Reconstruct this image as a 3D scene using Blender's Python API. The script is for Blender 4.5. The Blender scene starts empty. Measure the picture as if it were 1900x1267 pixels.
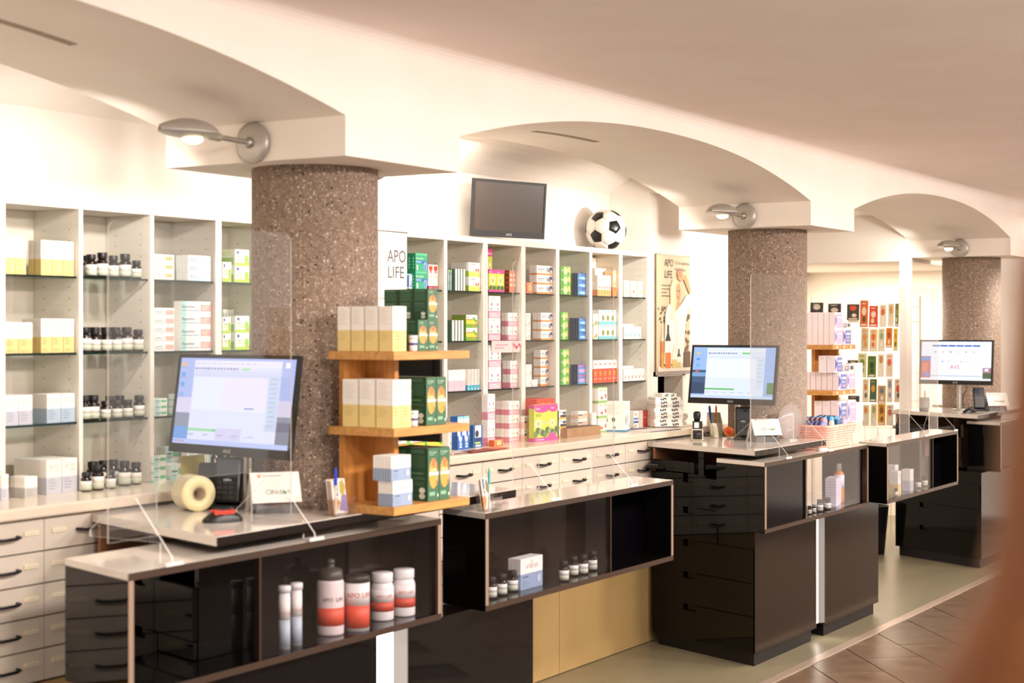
import bpy, bmesh, math, random
from mathutils import Vector, Matrix
random.seed(11)
S = bpy.context.scene
COL = S.collection
# ------------------------------------------------------------------ camera, world, lights, exposure
FPX, CX, HY, EYE = 3000.0, 950.0, 612.0, 1.6
TH = math.atan(1850 / FPX)
FW = (math.cos(TH), math.sin(TH)); RT = (math.sin(TH), -math.cos(TH))
cam = bpy.data.cameras.new('camera'); camo = bpy.data.objects.new('camera', cam); COL.objects.link(camo)
cam.sensor_width = 36; cam.sensor_fit = 'HORIZONTAL'; cam.lens = FPX / 1900 * 36
cam.shift_y = (HY - 633.5) / 1900
cam.clip_start = .02; cam.clip_end = 100
camo.location = (0, 0, EYE); camo.rotation_euler = (math.pi / 2, 0, TH - math.pi / 2)
cam.dof.use_dof = True; cam.dof.focus_distance = 8.0; cam.dof.aperture_fstop = 3.6
S.camera = camo

def srgb(c):
    if isinstance(c, str):
        c = c.lstrip('#'); c = [int(c[i:i + 2], 16) / 255 for i in (0, 2, 4)]
    return tuple(x / 12.92 if x <= .04045 else ((x + .055) / 1.055) ** 2.4 for x in c)

W = bpy.data.worlds.new('world'); S.world = W; W.use_nodes = True
W.node_tree.nodes['Background'].inputs[0].default_value = (1.0, .88, .80, 1)
W.node_tree.nodes['Background'].inputs[1].default_value = 1.35

def area(name, loc, energy, sx, sy, rot=(0, 0, 0), color=(1, .87, .74), spread=None):
    l = bpy.data.lights.new(name, 'AREA'); l.energy = energy; l.shape = 'RECTANGLE'; l.size = sx; l.size_y = sy; l.color = color
    if spread: l.spread = spread
    o = bpy.data.objects.new(name, l); COL.objects.link(o); o.location = loc; o.rotation_euler = rot
    return o
def point(name, loc, energy, r=.03, color=(1, .85, .68)):
    l = bpy.data.lights.new(name, 'POINT'); l.energy = energy; l.shadow_soft_size = r; l.color = color
    o = bpy.data.objects.new(name, l); COL.objects.link(o); o.location = loc
    return o
# rows of square area lights added over the customer side (above and behind the frame)
for i, x in enumerate((2.0, 3.1, 4.2, 5.3, 6.4, 7.5, 8.6, 9.7, 10.8)):
    area('added_front_light', (x, .5, 2.44), 54, .35, .35, (math.radians(12), 0, 0), (1, .88, .79))
for i, x in enumerate((0.5, 4.0, 7.5)):
    area('added_front_light', (x, -1.6, 2.44), 40, .6, .6, color=(1, .87, .79))
# area lights added for the staff zone behind the arches and the back room
for x in (2.2, 5.9, 9.0):
    area('added_staff_light', (x, 3.9, 2.42), 9, .6, .12, (math.radians(20), 0, 0), (1, .92, .82))
area('back_room_light', (12.7, 4.5, 2.09), 40, .9, .7, (0, 0, 0), (1, .88, .72))
area('right_room_light', (12.6, 2.6, 2.44), 40, .6, .6)
S.view_settings.view_transform = 'Standard'; S.view_settings.look = 'None'
S.view_settings.gamma = 1; S.view_settings.use_curve_mapping = False
S.view_settings.exposure = .12
S.cycles.max_bounces = 10; S.cycles.transparent_max_bounces = 24; S.cycles.glossy_bounces = 5
S.cycles.diffuse_bounces = 4; S.cycles.caustics_reflective = False; S.cycles.caustics_refractive = False
S.cycles.sample_clamp_indirect = 6
S.cycles.use_denoising = True

# ------------------------------------------------------------------ projection helpers (photo pixel -> point on a real plane)
def ray(px, py):
    t = (px - CX) / FPX
    return (FW[0] + RT[0] * t, FW[1] + RT[1] * t, (HY - py) / FPX)
def at_y(px, py, Y):
    v = ray(px, py); k = Y / v[1]; return Vector((v[0] * k, Y, EYE + v[2] * k))
def at_x(px, py, X):
    v = ray(px, py); k = X / v[0]; return Vector((X, v[1] * k, EYE + v[2] * k))
def at_z(px, py, Z):
    v = ray(px, py); k = (Z - EYE) / v[2]; return Vector((v[0] * k, v[1] * k, Z))
def depth(p): return p[0] * FW[0] + p[1] * FW[1]

# ------------------------------------------------------------------ materials
MATS = {}
def mat(name, color='#ffffff', rough=.5, metal=0, emit=None, es=1, coat=0, trans=0, spec=None):
    if name in MATS: return MATS[name]
    m = bpy.data.materials.new(name); m.use_nodes = True
    b = m.node_tree.nodes['Principled BSDF']; c = srgb(color)
    b.inputs['Base Color'].default_value = (*c, 1); b.inputs['Roughness'].default_value = rough; b.inputs['Metallic'].default_value = metal
    if coat: b.inputs['Coat Weight'].default_value = coat; b.inputs['Coat Roughness'].default_value = .03
    if trans: b.inputs['Transmission Weight'].default_value = trans
    if spec is not None: b.inputs['Specular IOR Level'].default_value = spec
    if emit: b.inputs['Emission Color'].default_value = (*srgb(emit), 1); b.inputs['Emission Strength'].default_value = es
    MATS[name] = m; return m
def P(c): return mat('print_' + c, c, .5)               # printed carton colour
def EM(c, s=1.0): return mat('screen_%s_%.2f' % (c, s), '#050505', .3, emit=c, es=s)
def nodes(m): return m.node_tree.nodes, m.node_tree.links
def noisy(name, cols, scale, rough=.5, detail=6, stretch=None, bump=0, spec=None, metal=0, coat=0, tex='noise', bscale=None):
    if name in MATS: return MATS[name]
    m = mat(name, '#888888', rough, metal, coat=coat, spec=spec); N, L = nodes(m); b = N['Principled BSDF']
    tc = N.new('ShaderNodeTexCoord'); mp = N.new('ShaderNodeMapping'); L.new(tc.outputs['Object'], mp.inputs[0])
    if stretch: mp.inputs['Scale'].default_value = stretch
    t = N.new('ShaderNodeTexNoise'); t.inputs['Scale'].default_value = scale; t.inputs['Detail'].default_value = detail
    L.new(mp.outputs[0], t.inputs['Vector']); r = N.new('ShaderNodeValToRGB')
    els = r.color_ramp.elements
    while len(els) < len(cols): els.new(.5)
    for e, (p, c) in zip(els, cols): e.position = p; e.color = (*srgb(c), 1)
    L.new(t.outputs['Fac'], r.inputs[0]); L.new(r.outputs[0], b.inputs['Base Color'])
    if bump:
        t2 = N.new('ShaderNodeTexNoise'); t2.inputs['Scale'].default_value = bscale or scale * 3; L.new(mp.outputs[0], t2.inputs['Vector'])
        bm = N.new('ShaderNodeBump'); bm.inputs['Strength'].default_value = bump; bm.inputs['Distance'].default_value = .002
        L.new(t2.outputs['Fac'], bm.inputs['Height']); L.new(bm.outputs[0], b.inputs['Normal'])
    return m
def terrazzo():
    m = mat('terrazzo', '#8a7565', .7); N, L = nodes(m); b = N['Principled BSDF']
    tc = N.new('ShaderNodeTexCoord')
    nz = N.new('ShaderNodeTexNoise'); nz.inputs['Scale'].default_value = 60; nz.inputs['Detail'].default_value = 8
    L.new(tc.outputs['Object'], nz.inputs['Vector'])
    r0 = N.new('ShaderNodeValToRGB'); r0.color_ramp.elements[0].position = .3; r0.color_ramp.elements[1].position = .72
    r0.color_ramp.elements[0].color = (*srgb('#7d6a5c'), 1); r0.color_ramp.elements[1].color = (*srgb('#a18b7a'), 1)
    L.new(nz.outputs['Fac'], r0.inputs[0]); last = r0.outputs[0]
    for sc, lo, hi, c in ((105, .0, .11, '#d8cabe'), (80, .0, .09, '#4a3f38'), (180, .0, .24, '#cdbdb0'), (150, .0, .2, '#594c44')):
        v = N.new('ShaderNodeTexVoronoi'); v.inputs['Scale'].default_value = sc; v.inputs['Randomness'].default_value = 1
        ad = N.new('ShaderNodeVectorMath'); ad.operation = 'ADD'; ad.inputs[1].default_value = (sc * .37, sc * .11, sc * .71)
        L.new(tc.outputs['Object'], ad.inputs[0]); L.new(ad.outputs[0], v.inputs['Vector'])
        sx = N.new('ShaderNodeSeparateColor'); L.new(v.outputs['Color'], sx.inputs[0])
        th = N.new('ShaderNodeMath'); th.operation = 'LESS_THAN'; th.inputs[1].default_value = hi; L.new(sx.outputs[0], th.inputs[0])
        d = N.new('ShaderNodeMath'); d.operation = 'LESS_THAN'; d.inputs[1].default_value = .36; L.new(v.outputs['Distance'], d.inputs[0])
        mu = N.new('ShaderNodeMath'); mu.operation = 'MULTIPLY'; L.new(th.outputs[0], mu.inputs[0]); L.new(d.outputs[0], mu.inputs[1])
        mx = N.new('ShaderNodeMix'); mx.data_type = 'RGBA'; L.new(mu.outputs[0], mx.inputs['Factor']); L.new(last, mx.inputs['A'])
        mx.inputs['B'].default_value = (*srgb(c), 1); last = mx.outputs['Result']
    L.new(last, b.inputs['Base Color'])
    return m
def clear(name, tint=(1, 1, 1), ior=1.45, rough=.0, milk=0.0):
    if name in MATS: return MATS[name]
    m = bpy.data.materials.new(name); m.use_nodes = True; N, L = nodes(m); N.remove(N['Principled BSDF'])
    out = N['Material Output']; tr = N.new('ShaderNodeBsdfTransparent'); tr.inputs[0].default_value = (*tint, 1)
    gl = N.new('ShaderNodeBsdfGlossy'); gl.inputs['Roughness'].default_value = rough
    fr = N.new('ShaderNodeFresnel'); ge = N.new('ShaderNodeNewGeometry'); mr = N.new('ShaderNodeMapRange')   # same reflectance from both sides of the thin sheet
    mr.inputs['To Min'].default_value = ior; mr.inputs['To Max'].default_value = 1 / ior
    L.new(ge.outputs['Backfacing'], mr.inputs['Value']); L.new(mr.outputs['Result'], fr.inputs[0])
    mx = N.new('ShaderNodeMixShader'); L.new(fr.outputs[0], mx.inputs[0]); L.new(tr.outputs[0], mx.inputs[1]); L.new(gl.outputs[0], mx.inputs[2])
    last = mx.outputs[0]
    if milk:
        df = N.new('ShaderNodeBsdfDiffuse'); df.inputs[0].default_value = (.95, .92, .88, 1)
        m2 = N.new('ShaderNodeMixShader'); m2.inputs[0].default_value = milk; L.new(last, m2.inputs[1]); L.new(df.outputs[0], m2.inputs[2]); last = m2.outputs[0]
    L.new(last, out.inputs[0]); MATS[name] = m; return m

PLASTER = noisy('plaster_warm_white', [(.3, '#efe6dc'), (.7, '#f4ece3')], 3, .85, bump=.04, bscale=120)
PLASTERB = noisy('plaster_pink_white', [(.3, '#f4e8e0'), (.7, '#f8eee7')], 3, .85, bump=.04, bscale=120)
SHELFW = noisy('shelf_laminate', [(.35, '#d9d2c6'), (.65, '#dfd8cc')], 4, .5, stretch=(1, 1, 12))
SHELFE = mat('shelf_edge_white', '#f0e9df', .45)
DRAWER = noisy('drawer_laminate', [(.3, '#d9cdbf'), (.7, '#dfd4c7')], 3, .42)
WORKT = noisy('worktop_laminate', [(.3, '#e2d2bd'), (.7, '#e9dac6')], 5, .22, coat=.3)
TERRA = terrazzo()
LINO = noisy('linoleum', [(.3, '#776f59'), (.7, '#837a63')], 1.6, .32, detail=8, stretch=(1, 4, 1))
TILEM = noisy('stone_tile', [(.25, '#564334'), (.5, '#65503f'), (.75, '#735c49')], 9, .3, detail=10, bump=.35, bscale=90)
GROUT = mat('grout', '#4b3c30', .8)
STEELSTRIP = noisy('brushed_strip', [(.3, '#b9a595'), (.7, '#d0bdac')], 8, .35, metal=.6, stretch=(1, 30, 1))
BLACKG = noisy('black_gloss', [(.3, '#0a0807'), (.7, '#0d0b0a')], 2, .05, spec=.2)
BLACKB = noisy('brown_black_gloss', [(.3, '#150c08'), (.7, '#1b100b')], 2, .15, spec=.36)
BLACKI = mat('black_inside', '#060508', .12, spec=.2)
TOPG = noisy('counter_glass_top', [(.3, '#ddd5cc'), (.7, '#e4dcd4')], 2, .08, spec=.6)
TRIM = mat('bronze_trim', '#5a4a40', .28, .7)
TRIML = mat('worn_edge_trim', '#b9a08c', .3, .6)
OAK = noisy('oak', [(.25, '#b07a3d'), (.5, '#c48e4c'), (.75, '#d09c58')], 7, .45, stretch=(1.2, 9, 9), bump=.1)
OAKD = noisy('oak_upright', [(.25, '#a4682f'), (.5, '#b87b39'), (.75, '#c68a47')], 7, .45, stretch=(9, 9, 1.2), bump=.1)
BLK = mat('black_plastic', '#0d0d0f', .35)
BLKM = mat('black_metal', '#15131a', .4, .3)
DGREY = mat('dark_grey_plastic', '#2b2a2c', .4)
WHITEP = mat('white_plastic', '#f2eee9', .35)
SILVER = mat('satin_metal', '#b8b4ae', .32, .85)
GREYL = mat('lamp_grey', '#b5afa8', .38, .5)
IVORY = mat('ivory_plastic', '#e9d9b0', .4)
GLASSG = clear('green_shelf_glass', (.86, .93, .90), 1.5)
GLASSE = mat('green_glass_edge', '#10261f', .15)
ACRY = clear('acrylic', (.985, .985, .985), 1.45)
ACRE = clear('acrylic_edge', (.95, .95, .95), 1.3, .2, .55)
PANE = clear('display_glass', (.93, .93, .95), 1.36)
LED = mat('led_panel', '#ffffff', .5, emit='#fff2e4', es=9)

# ------------------------------------------------------------------ mesh builder
TXT = {}
def text_geo(s):
    if s in TXT: return TXT[s]
    cu = bpy.data.curves.new('t', 'FONT'); cu.body = s; cu.size = 1; cu.resolution_u = 2
    o = bpy.data.objects.new('t', cu); COL.objects.link(o)
    dg = bpy.context.evaluated_depsgraph_get(); me = o.evaluated_get(dg).to_mesh()
    v = [(p.co.x, p.co.y) for p in me.vertices]; f = [tuple(q.vertices) for q in me.polygons]
    o.evaluated_get(dg).to_mesh_clear(); bpy.data.objects.remove(o); bpy.data.curves.remove(cu)
    w = max([p[0] for p in v] or [0]); TXT[s] = (v, f, w); return TXT[s]

class MB:
    def __init__(s): s.v = []; s.f = []; s.m = []; s.sm = []; s.mats = []
    def mi(s, m):
        if m not in s.mats: s.mats.append(m)
        return s.mats.index(m)
    def add(s, vs, fs, m, smooth=False):
        b = len(s.v); s.v += [tuple(x) for x in vs]; k = s.mi(m)
        for f in fs: s.f.append(tuple(b + i for i in f)); s.m.append(k); s.sm.append(smooth)
        return s
    def hexa(s, p, m, skip=()):
        fs = [(0, 3, 2, 1), (4, 5, 6, 7), (0, 1, 5, 4), (1, 2, 6, 5), (2, 3, 7, 6), (3, 0, 4, 7)]
        return s.add(p, [f for i, f in enumerate(fs) if i not in skip], m)
    def box(s, x0, x1, y0, y1, z0, z1, m):
        return s.hexa([(x0, y0, z0), (x1, y0, z0), (x1, y1, z0), (x0, y1, z0), (x0, y0, z1), (x1, y0, z1), (x1, y1, z1), (x0, y1, z1)], m)
    def skew(s, x0, x1, y0, y1, z0, z1, k, m):       # x edges lean with y (oblique furniture ends)
        a, b = k * (y0 - 3), k * (y1 - 3)
        return s.hexa([(x0 + a, y0, z0), (x1 + a, y0, z0), (x1 + b, y1, z0), (x0 + b, y1, z0), (x0 + a, y0, z1), (x1 + a, y0, z1), (x1 + b, y1, z1), (x0 + b, y1, z1)], m)
    def prism(s, poly, z0, z1, m, m2=None):
        n = len(poly); s.add([(x, y, z0) for x, y in poly] + [(x, y, z1) for x, y in poly],
              [tuple(range(n - 1, -1, -1)), tuple(range(n, 2 * n))], m)
        b = len(s.v) - 2 * n; k = s.mi(m2 or m)
        for i in range(n):
            j = (i + 1) % n; s.f.append((b + i, b + j, b + n + j, b + n + i)); s.m.append(k); s.sm.append(False)
        return s
    def plate(s, o, ux, uy, poly, t, m, me=None):     # flat outline extruded by t along the normal
        o, ux, uy = Vector(o), Vector(ux), Vector(uy); n = ux.cross(uy).normalized() * t; k = len(poly)
        a = [o + ux * x + uy * y for x, y in poly]; q = [p + n for p in a]
        s.add(a + q, [tuple(range(k - 1, -1, -1)), tuple(range(k, 2 * k))], m)
        b = len(s.v) - 2 * k; e = s.mi(me or m)
        for i in range(k):
            j = (i + 1) % k; s.f.append((b + i, b + j, b + k + j, b + k + i)); s.m.append(e); s.sm.append(False)
        return s
    def quad(s, p, m): return s.add(p, [(0, 1, 2, 3)], m)
    def rect(s, o, ux, uy, x0, x1, y0, y1, m):
        o, ux, uy = Vector(o), Vector(ux), Vector(uy)
        return s.quad([o + ux * x + uy * y for x, y in ((x0, y0), (x1, y0), (x1, y1), (x0, y1))], m)
    def poly(s, o, ux, uy, pts, m):
        o, ux, uy = Vector(o), Vector(ux), Vector(uy)
        return s.add([o + ux * x + uy * y for x, y in pts], [tuple(range(len(pts)))], m)
    def ell(s, o, ux, uy, cx, cy, rx, ry, m, n=20):
        return s.poly(o, ux, uy, [(cx + rx * math.cos(6.2832 * i / n), cy + ry * math.sin(6.2832 * i / n)) for i in range(n)], m)
    def text(s, t, o, ux, uy, size, m, al='l', wmax=None):
        v, f, w = text_geo(t); o, ux, uy = Vector(o), Vector(ux).normalized(), Vector(uy).normalized(); sx = size
        if wmax and w * size > wmax: sx = wmax / w
        off = {'l': 0, 'c': -w / 2, 'r': -w}[al]
        return s.add([o + ux * ((x + off) * sx) + uy * (y * size) for x, y in v], f, m)
    def tube(s, pts, r, m, n=8, caps=True):
        pts = [Vector(p) for p in pts]; rs = r if isinstance(r, (list, tuple)) else [r] * len(pts)
        rings = []; up = None
        for i, p in enumerate(pts):
            t = (pts[min(i + 1, len(pts) - 1)] - pts[max(i - 1, 0)]).normalized()
            a = Vector((0, 0, 1)) if abs(t.z) < .9 else Vector((1, 0, 0))
            if up is not None: a = up
            u = t.cross(a).normalized(); w = u.cross(t).normalized(); up = w
            rings.append([p + (u * math.cos(6.2832 * k / n) + w * math.sin(6.2832 * k / n)) * rs[i] for k in range(n)])
        vs = [q for R in rings for q in R]; fs = []
        for i in range(len(pts) - 1):
            for k in range(n):
                fs.append((i * n + k, i * n + (k + 1) % n, (i + 1) * n + (k + 1) % n, (i + 1) * n + k))
        s.add(vs, fs, m, True)
        if caps: s.add(rings[0], [tuple(range(n))], m); s.add(rings[-1], [tuple(range(n - 1, -1, -1))], m)
        return s
    def lathe(s, prof, m, c=(0, 0, 0), n=20, axis='z', smooth=True):
        vs = []
        for r, z in prof:
            for k in range(n):
                a = 6.2832 * k / n; x, y = r * math.cos(a), r * math.sin(a)
                vs.append((c[0] + x, c[1] + y, c[2] + z) if axis == 'z' else ((c[0] + z, c[1] + x, c[2] + y) if axis == 'x' else (c[0] + x, c[1] - z, c[2] + y)))
        fs = []
        for i in range(len(prof) - 1):
            for k in range(n): fs.append((i * n + k, i * n + (k + 1) % n, (i + 1) * n + (k + 1) % n, (i + 1) * n + k))
        if prof[0][0] > 1e-5: fs.append(tuple(range(n - 1, -1, -1)))
        if prof[-1][0] > 1e-5: fs.append(tuple((len(prof) - 1) * n + k for k in range(n)))
        return s.add(vs, fs, m, smooth)
    def ball(s, c, r, m, nu=16, nv=10):
        pr = [(math.sin(math.pi * i / nv), -math.cos(math.pi * i / nv)) for i in range(nv + 1)]; vs = []
        rx, ry, rz = r if isinstance(r, (tuple, list)) else (r, r, r)
        for a, z in pr:
            for k in range(nu): vs.append((c[0] + rx * a * math.cos(6.2832 * k / nu), c[1] + ry * a * math.sin(6.2832 * k / nu), c[2] + rz * z))
        fs = [(i * nu + k, i * nu + (k + 1) % nu, (i + 1) * nu + (k + 1) % nu, (i + 1) * nu + k) for i in range(nv) for k in range(nu)]
        return s.add(vs, fs, m, True)
    def mesh(s, name):
        me = bpy.data.meshes.new(name); me.from_pydata(s.v, [], s.f)
        for m in s.mats: me.materials.append(m)
        me.polygons.foreach_set('material_index', s.m); me.polygons.foreach_set('use_smooth', s.sm); me.update(); return me
    def build(s, name, parent=None, loc=None, bevel=0, org=None):
        if org is not None: s.v = [(x - org[0], y - org[1], z - org[2]) for x, y, z in s.v]
        return link(name, s.mesh(name), parent, loc, bevel)
def link(name, me, parent=None, loc=None, bevel=0):
    o = bpy.data.objects.new(name, me); COL.objects.link(o)
    if parent is not None: o.parent = parent
    if loc is not None: o.location = loc
    if bevel:
        b = o.modifiers.new('bevel', 'BEVEL'); b.width = bevel; b.segments = 2; b.limit_method = 'ANGLE'
    return o
def tag(o, label=None, cat=None, group=None, kind=None):
    if label:
        assert len(label.split()) <= 16, label
        o['label'] = label
    if cat: o['category'] = cat
    if group: o['group'] = group
    if kind: o['kind'] = kind
    return o
def thing(name, label, cat, loc=(0, 0, 0), rz=0, group=None):
    o = bpy.data.objects.new(name, None); COL.objects.link(o); o.location = loc; o.rotation_euler = (0, 0, rz)
    o.empty_display_size = .05
    return tag(o, label, cat, group)
def copy_tree(o, parent=None):
    c = o.copy(); COL.objects.link(c)
    if parent is not None: c.parent = parent
    for ch in list(o.children): copy_tree(ch, c)
    return c
def struct(o): o['kind'] = 'structure'; return o

# ================================================================== THE ROOM
YF, YB, CAPZ, SPR, RISE, CEIL = 3.02, 3.76, 2.132, 2.255, .178, 2.53
CAPS = [(.04, .68), (3.93, 4.562), (7.79, 8.43), (11.66, 12.30)]
# floor: linoleum slab, tile field, steel strip
m = MB(); m.box(-1.5, 14, 2.885, 6, -.06, 0, LINO); floor = struct(m.build('floor'))
m = MB(); m.box(-1.5, 14, -3.2, 2.84, -.08, -.008, GROUT); m.build('grout_bed', floor)
m = MB(); m.box(-1.5, 14, 2.835, 2.89, -.05, .004, STEELSTRIP); struct(m.build('trim_1', bevel=.002))
def clip(poly, ymax):
    out = []
    for i in range(len(poly)):
        a, b = poly[i - 1], poly[i]
        if (a[1] <= ymax) != (b[1] <= ymax):
            t = (ymax - a[1]) / (b[1] - a[1]); out.append((a[0] + t * (b[0] - a[0]), ymax))
        if b[1] <= ymax: out.append(b)
    return out
ta = math.radians(39); tu = (math.cos(ta), math.sin(ta)); tv = (-math.sin(ta), math.cos(ta))
full = None
for i in range(-3, 18):
    for j in range(-34, 8):
        u0, v0 = 4 + i * .6 + (.3 if j % 2 else 0), j * .3
        cx, cy = tu[0] * (u0 + .3) + tv[0] * (v0 + .15), tu[1] * (u0 + .3) + tv[1] * (v0 + .15)
        d = cx * FW[0] + cy * FW[1]; l = cx * RT[0] + cy * RT[1]
        if cy > 3.3 or d < 6.2 or l / d > .45 or l / d < .08 or cx > 13: continue
        g = .003
        q = [(tu[0] * a + tv[0] * b, tu[1] * a + tv[1] * b) for a, b in ((u0 + g, v0 + g), (u0 + .6 - g, v0 + g), (u0 + .6 - g, v0 + .3 - g), (u0 + g, v0 + .3 - g))]
        c = clip(q, 2.833)
        if len(c) < 3: continue
        base = q[0]; rel = [(x - base[0], y - base[1]) for x, y in c]; whole = len(c) == 4 and all(y < 2.83 for _, y in q)
        if whole and full: me = full
        else:
            m = MB(); m.prism(rel, -.012, 0, TILEM); me = m.mesh('tile')
            if whole: full = me
        link('tile', me, floor, (base[0], base[1], random.uniform(-.0006, .0006)))
# arcade wall with segmental arches
def zlow(x, side=0):
    for a, b in CAPS:
        if a - 1e-6 <= x <= b + 1e-6 and not (side < 0 and abs(x - a) < 1e-5) and not (side > 0 and abs(x - b) < 1e-5): return CAPZ
    for (a0, b0), (a1, b1) in zip(CAPS, CAPS[1:]):
        if b0 - 1e-6 <= x <= a1 + 1e-6:
            t = (x - (b0 + a1) / 2) / ((a1 - b0) / 2); return SPR + RISE * (1 - abs(t) ** 2.2)
    return SPR
xs = [(.04, 0)]
m = MB(); seg = []
for k, (a, b) in enumerate(CAPS):
    seg.append([(a, CAPZ), (b, CAPZ)])
    if k < 3:
        a1 = CAPS[k + 1][0]; n = 44
        seg.append([(b + (a1 - b) * i / n, SPR + RISE * (1 - abs(2 * i / n - 1) ** 2.2)) for i in range(n + 1)])
prev = None; TOPZ = 2.62
for s_ in seg:
    if prev and abs(prev[1] - s_[0][1]) > 1e-4:
        x, za, zb = s_[0][0], prev[1], s_[0][1]
        m.quad([(x, YF, min(za, zb)), (x, YB, min(za, zb)), (x, YB, max(za, zb)), (x, YF, max(za, zb))], PLASTER)
    for (x0, z0), (x1, z1) in zip(s_, s_[1:]):
        m.quad([(x0, YF, z0), (x1, YF, z1), (x1, YF, TOPZ), (x0, YF, TOPZ)], PLASTERB)
        m.quad([(x0, YB, z0), (x0, YB, TOPZ), (x1, YB, TOPZ), (x1, YB, z1)], PLASTER)
        m.quad([(x0, YF, z0), (x0, YB, z0), (x1, YB, z1), (x1, YF, z1)], PLASTER)
    prev = s_[-1]
arc = struct(m.build('wall_middle'))
for x0, x1, yy in ((2.5, 3.18, 3.36), (5.75, 6.3, 3.42), (9.5, 9.95, 3.42)):
    m = MB(); n = int((x1 - x0) / .012)
    for r in range(3):
        for i in range(n):
            x = x0 + i * .012; z = SPR + RISE * (1 - abs((x - ((4.562 + 7.79) / 2 if x0 > 5 and x0 < 8 else (.68 + 3.93) / 2 if x0 < 5 else (8.43 + 11.66) / 2)) / 1.615) ** 2.2)
            m.box(x, x + .007, yy + r * .012, yy + r * .012 + .008, z - .0025, z + .002, mat('vent_dark', '#a39584', .7))
    tag(m.build('vent_grille', arc), kind='stuff')
# ceilings
m = MB(); m.box(-1.5, 14, -3.2, YF, CEIL, CEIL + .09, PLASTERB)
for i in range(5):      # soft cove where the arcade meets the ceiling
    a0, a1 = math.pi / 2 * i / 5, math.pi / 2 * (i + 1) / 5; r = .05
    p = lambda a: (YF - r + r * math.sin(a), CEIL - r + r * math.cos(a))
    (y0, z0), (y1, z1) = p(a0), p(a1)
    m.quad([(-1.5, y0, z0), (14, y0, z0), (14, y1, z1), (-1.5, y1, z1)], PLASTERB)
struct(m.build('ceiling'))
m = MB(); n = 8
for i in range(n):
    f = lambda t: (YB + (4.215 - YB) * t, 2.345 + .16 * (1 - t * t))
    (y0, z0), (y1, z1) = f(i / n), f((i + 1) / n)
    m.quad([(-1.5, y0, z0), (-1.5, y1, z1), (7.86, y1, z1), (7.86, y0, z0)], PLASTER)
m.box(7.86, 14.2, YB, 6, 2.45, 2.54, PLASTER); m.box(7.856, 7.93, YB, 4.3, 2.345, 2.56, PLASTER)
struct(m.build('ceiling_back'))
# walls
m = MB(); m.box(-1.5, 7.86, 4.215, 4.3, 0, 2.345, PLASTER); struct(m.build('wall_back'))
m = MB(); m.box(7.86, 7.93, 3.97, 4.3, 0, 2.46, PLASTER); m.box(8.24, 10.1, 3.97, 4.07, 0, 2.46, PLASTER); m.box(10.0, 10.1, 4.07, 5.3, 0, 2.46, PLASTER)
m.box(7.93, 8.24, 3.97, 4.3, 1.345, 2.46, PLASTER); m.box(7.93, 8.24, 3.97, 4.3, 0, 1.085, PLASTER)
m.box(7.93, 8.24, 4.2, 4.3, 1.085, 1.345, BLACKI); m.box(8.24, 8.26, 4.07, 4.3, 1.085, 1.345, BLACKI)
struct(m.build('wall_rear'))
m = MB(); m.box(7.905, 7.93, 3.955, 3.97, 1.06, 1.37, SHELFE); m.box(8.24, 8.27, 3.955, 3.97, 1.06, 1.37, SHELFE); m.box(7.905, 8.27, 3.955, 3.97, 1.345, 1.37, SHELFE)
m.box(7.931, 7.936, 3.97, 4.2, 1.085, 1.345, BLACKI); struct(m.build('trim_2'))
m = MB(); m.box(11.6, 11.72, 3.81, 5.3, 2.105, 2.46, PLASTER); m.box(11.6, 11.72, 3.755, 3.81, 0, 2.46, PLASTER); struct(m.build('wall_lintel'))
m = MB(); m.box(11.72, 13.7, 3.79, 5.4, 2.105, 2.18, PLASTER); struct(m.build('ceiling_room'))
m = MB(); m.box(13.6, 13.7, 3.79, 5.4, 0, 2.105, PLASTER); m.box(10.1, 13.6, 5.3, 5.4, 0, 2.46, PLASTER); struct(m.build('wall_end'))
m = MB(); m.box(14.2, 14.3, -3.2, 5.4, 0, 2.62, PLASTER); struct(m.build('wall_right'))
# columns
for k, (a, b) in enumerate(CAPS[1:]):
    c = (a + b) / 2; m = MB(); m.lathe([(.21, 0), (.21, CAPZ)], TERRA, n=48)
    tag(m.build('column', loc=(c, 3.39, 0)), ['round terrazzo column nearest the camera, behind the left monitor', 'round terrazzo column in the middle, behind the second monitor', 'farthest round terrazzo column, behind the right-hand monitor'][k], 'column', 'terrazzo columns under the arches')

# ================================================================== SHELVING
SY, SB = 3.975, 4.19
UNITS = [(1, [(2.784, 3.096), (3.112, 3.4155)], (1.775, 1.526, 1.30)),
         (2, [(3.448, 3.753), (3.769, 4.078), (4.096, 4.407)], (1.775, 1.526, 1.30)),
         (3, [(4.439, 4.715), (4.731, 5.006), (5.022, 5.298), (5.314, 5.566)], (1.775, 1.526, 1.30)),
         (4, [(5.598, 5.879), (5.904, 6.198)], (1.775, 1.551, 1.327)),
         (5, [(6.235, 6.533), (6.568, 6.859)], (1.775, 1.551, 1.327)),
         (6, [(6.89, 7.197), (7.225, 7.518), (7.555, 7.845)], (1.775, 1.551, 1.327))]
WZ = 1.076
ULAB = {1: 'beige shelf unit at the far left edge, cut off by the frame', 2: 'beige shelf unit of three bays with brown pill bottles in the middle',
        3: 'beige shelf unit hidden mostly behind the nearest column', 4: 'beige two-bay shelf unit right of the white banner',
        5: 'beige two-bay shelf unit under the switched-off wall screen', 6: 'beige three-bay shelf unit under the football'}
def edge_box(m, x0, x1, y0, y1, z0, z1):    # panel with a whiter front edge
    m.box(x0, x1, y0 + .002, y1, z0, z1, SHELFW); m.box(x0, x1, y0, y0 + .002, z0, z1, SHELFE)
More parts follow.
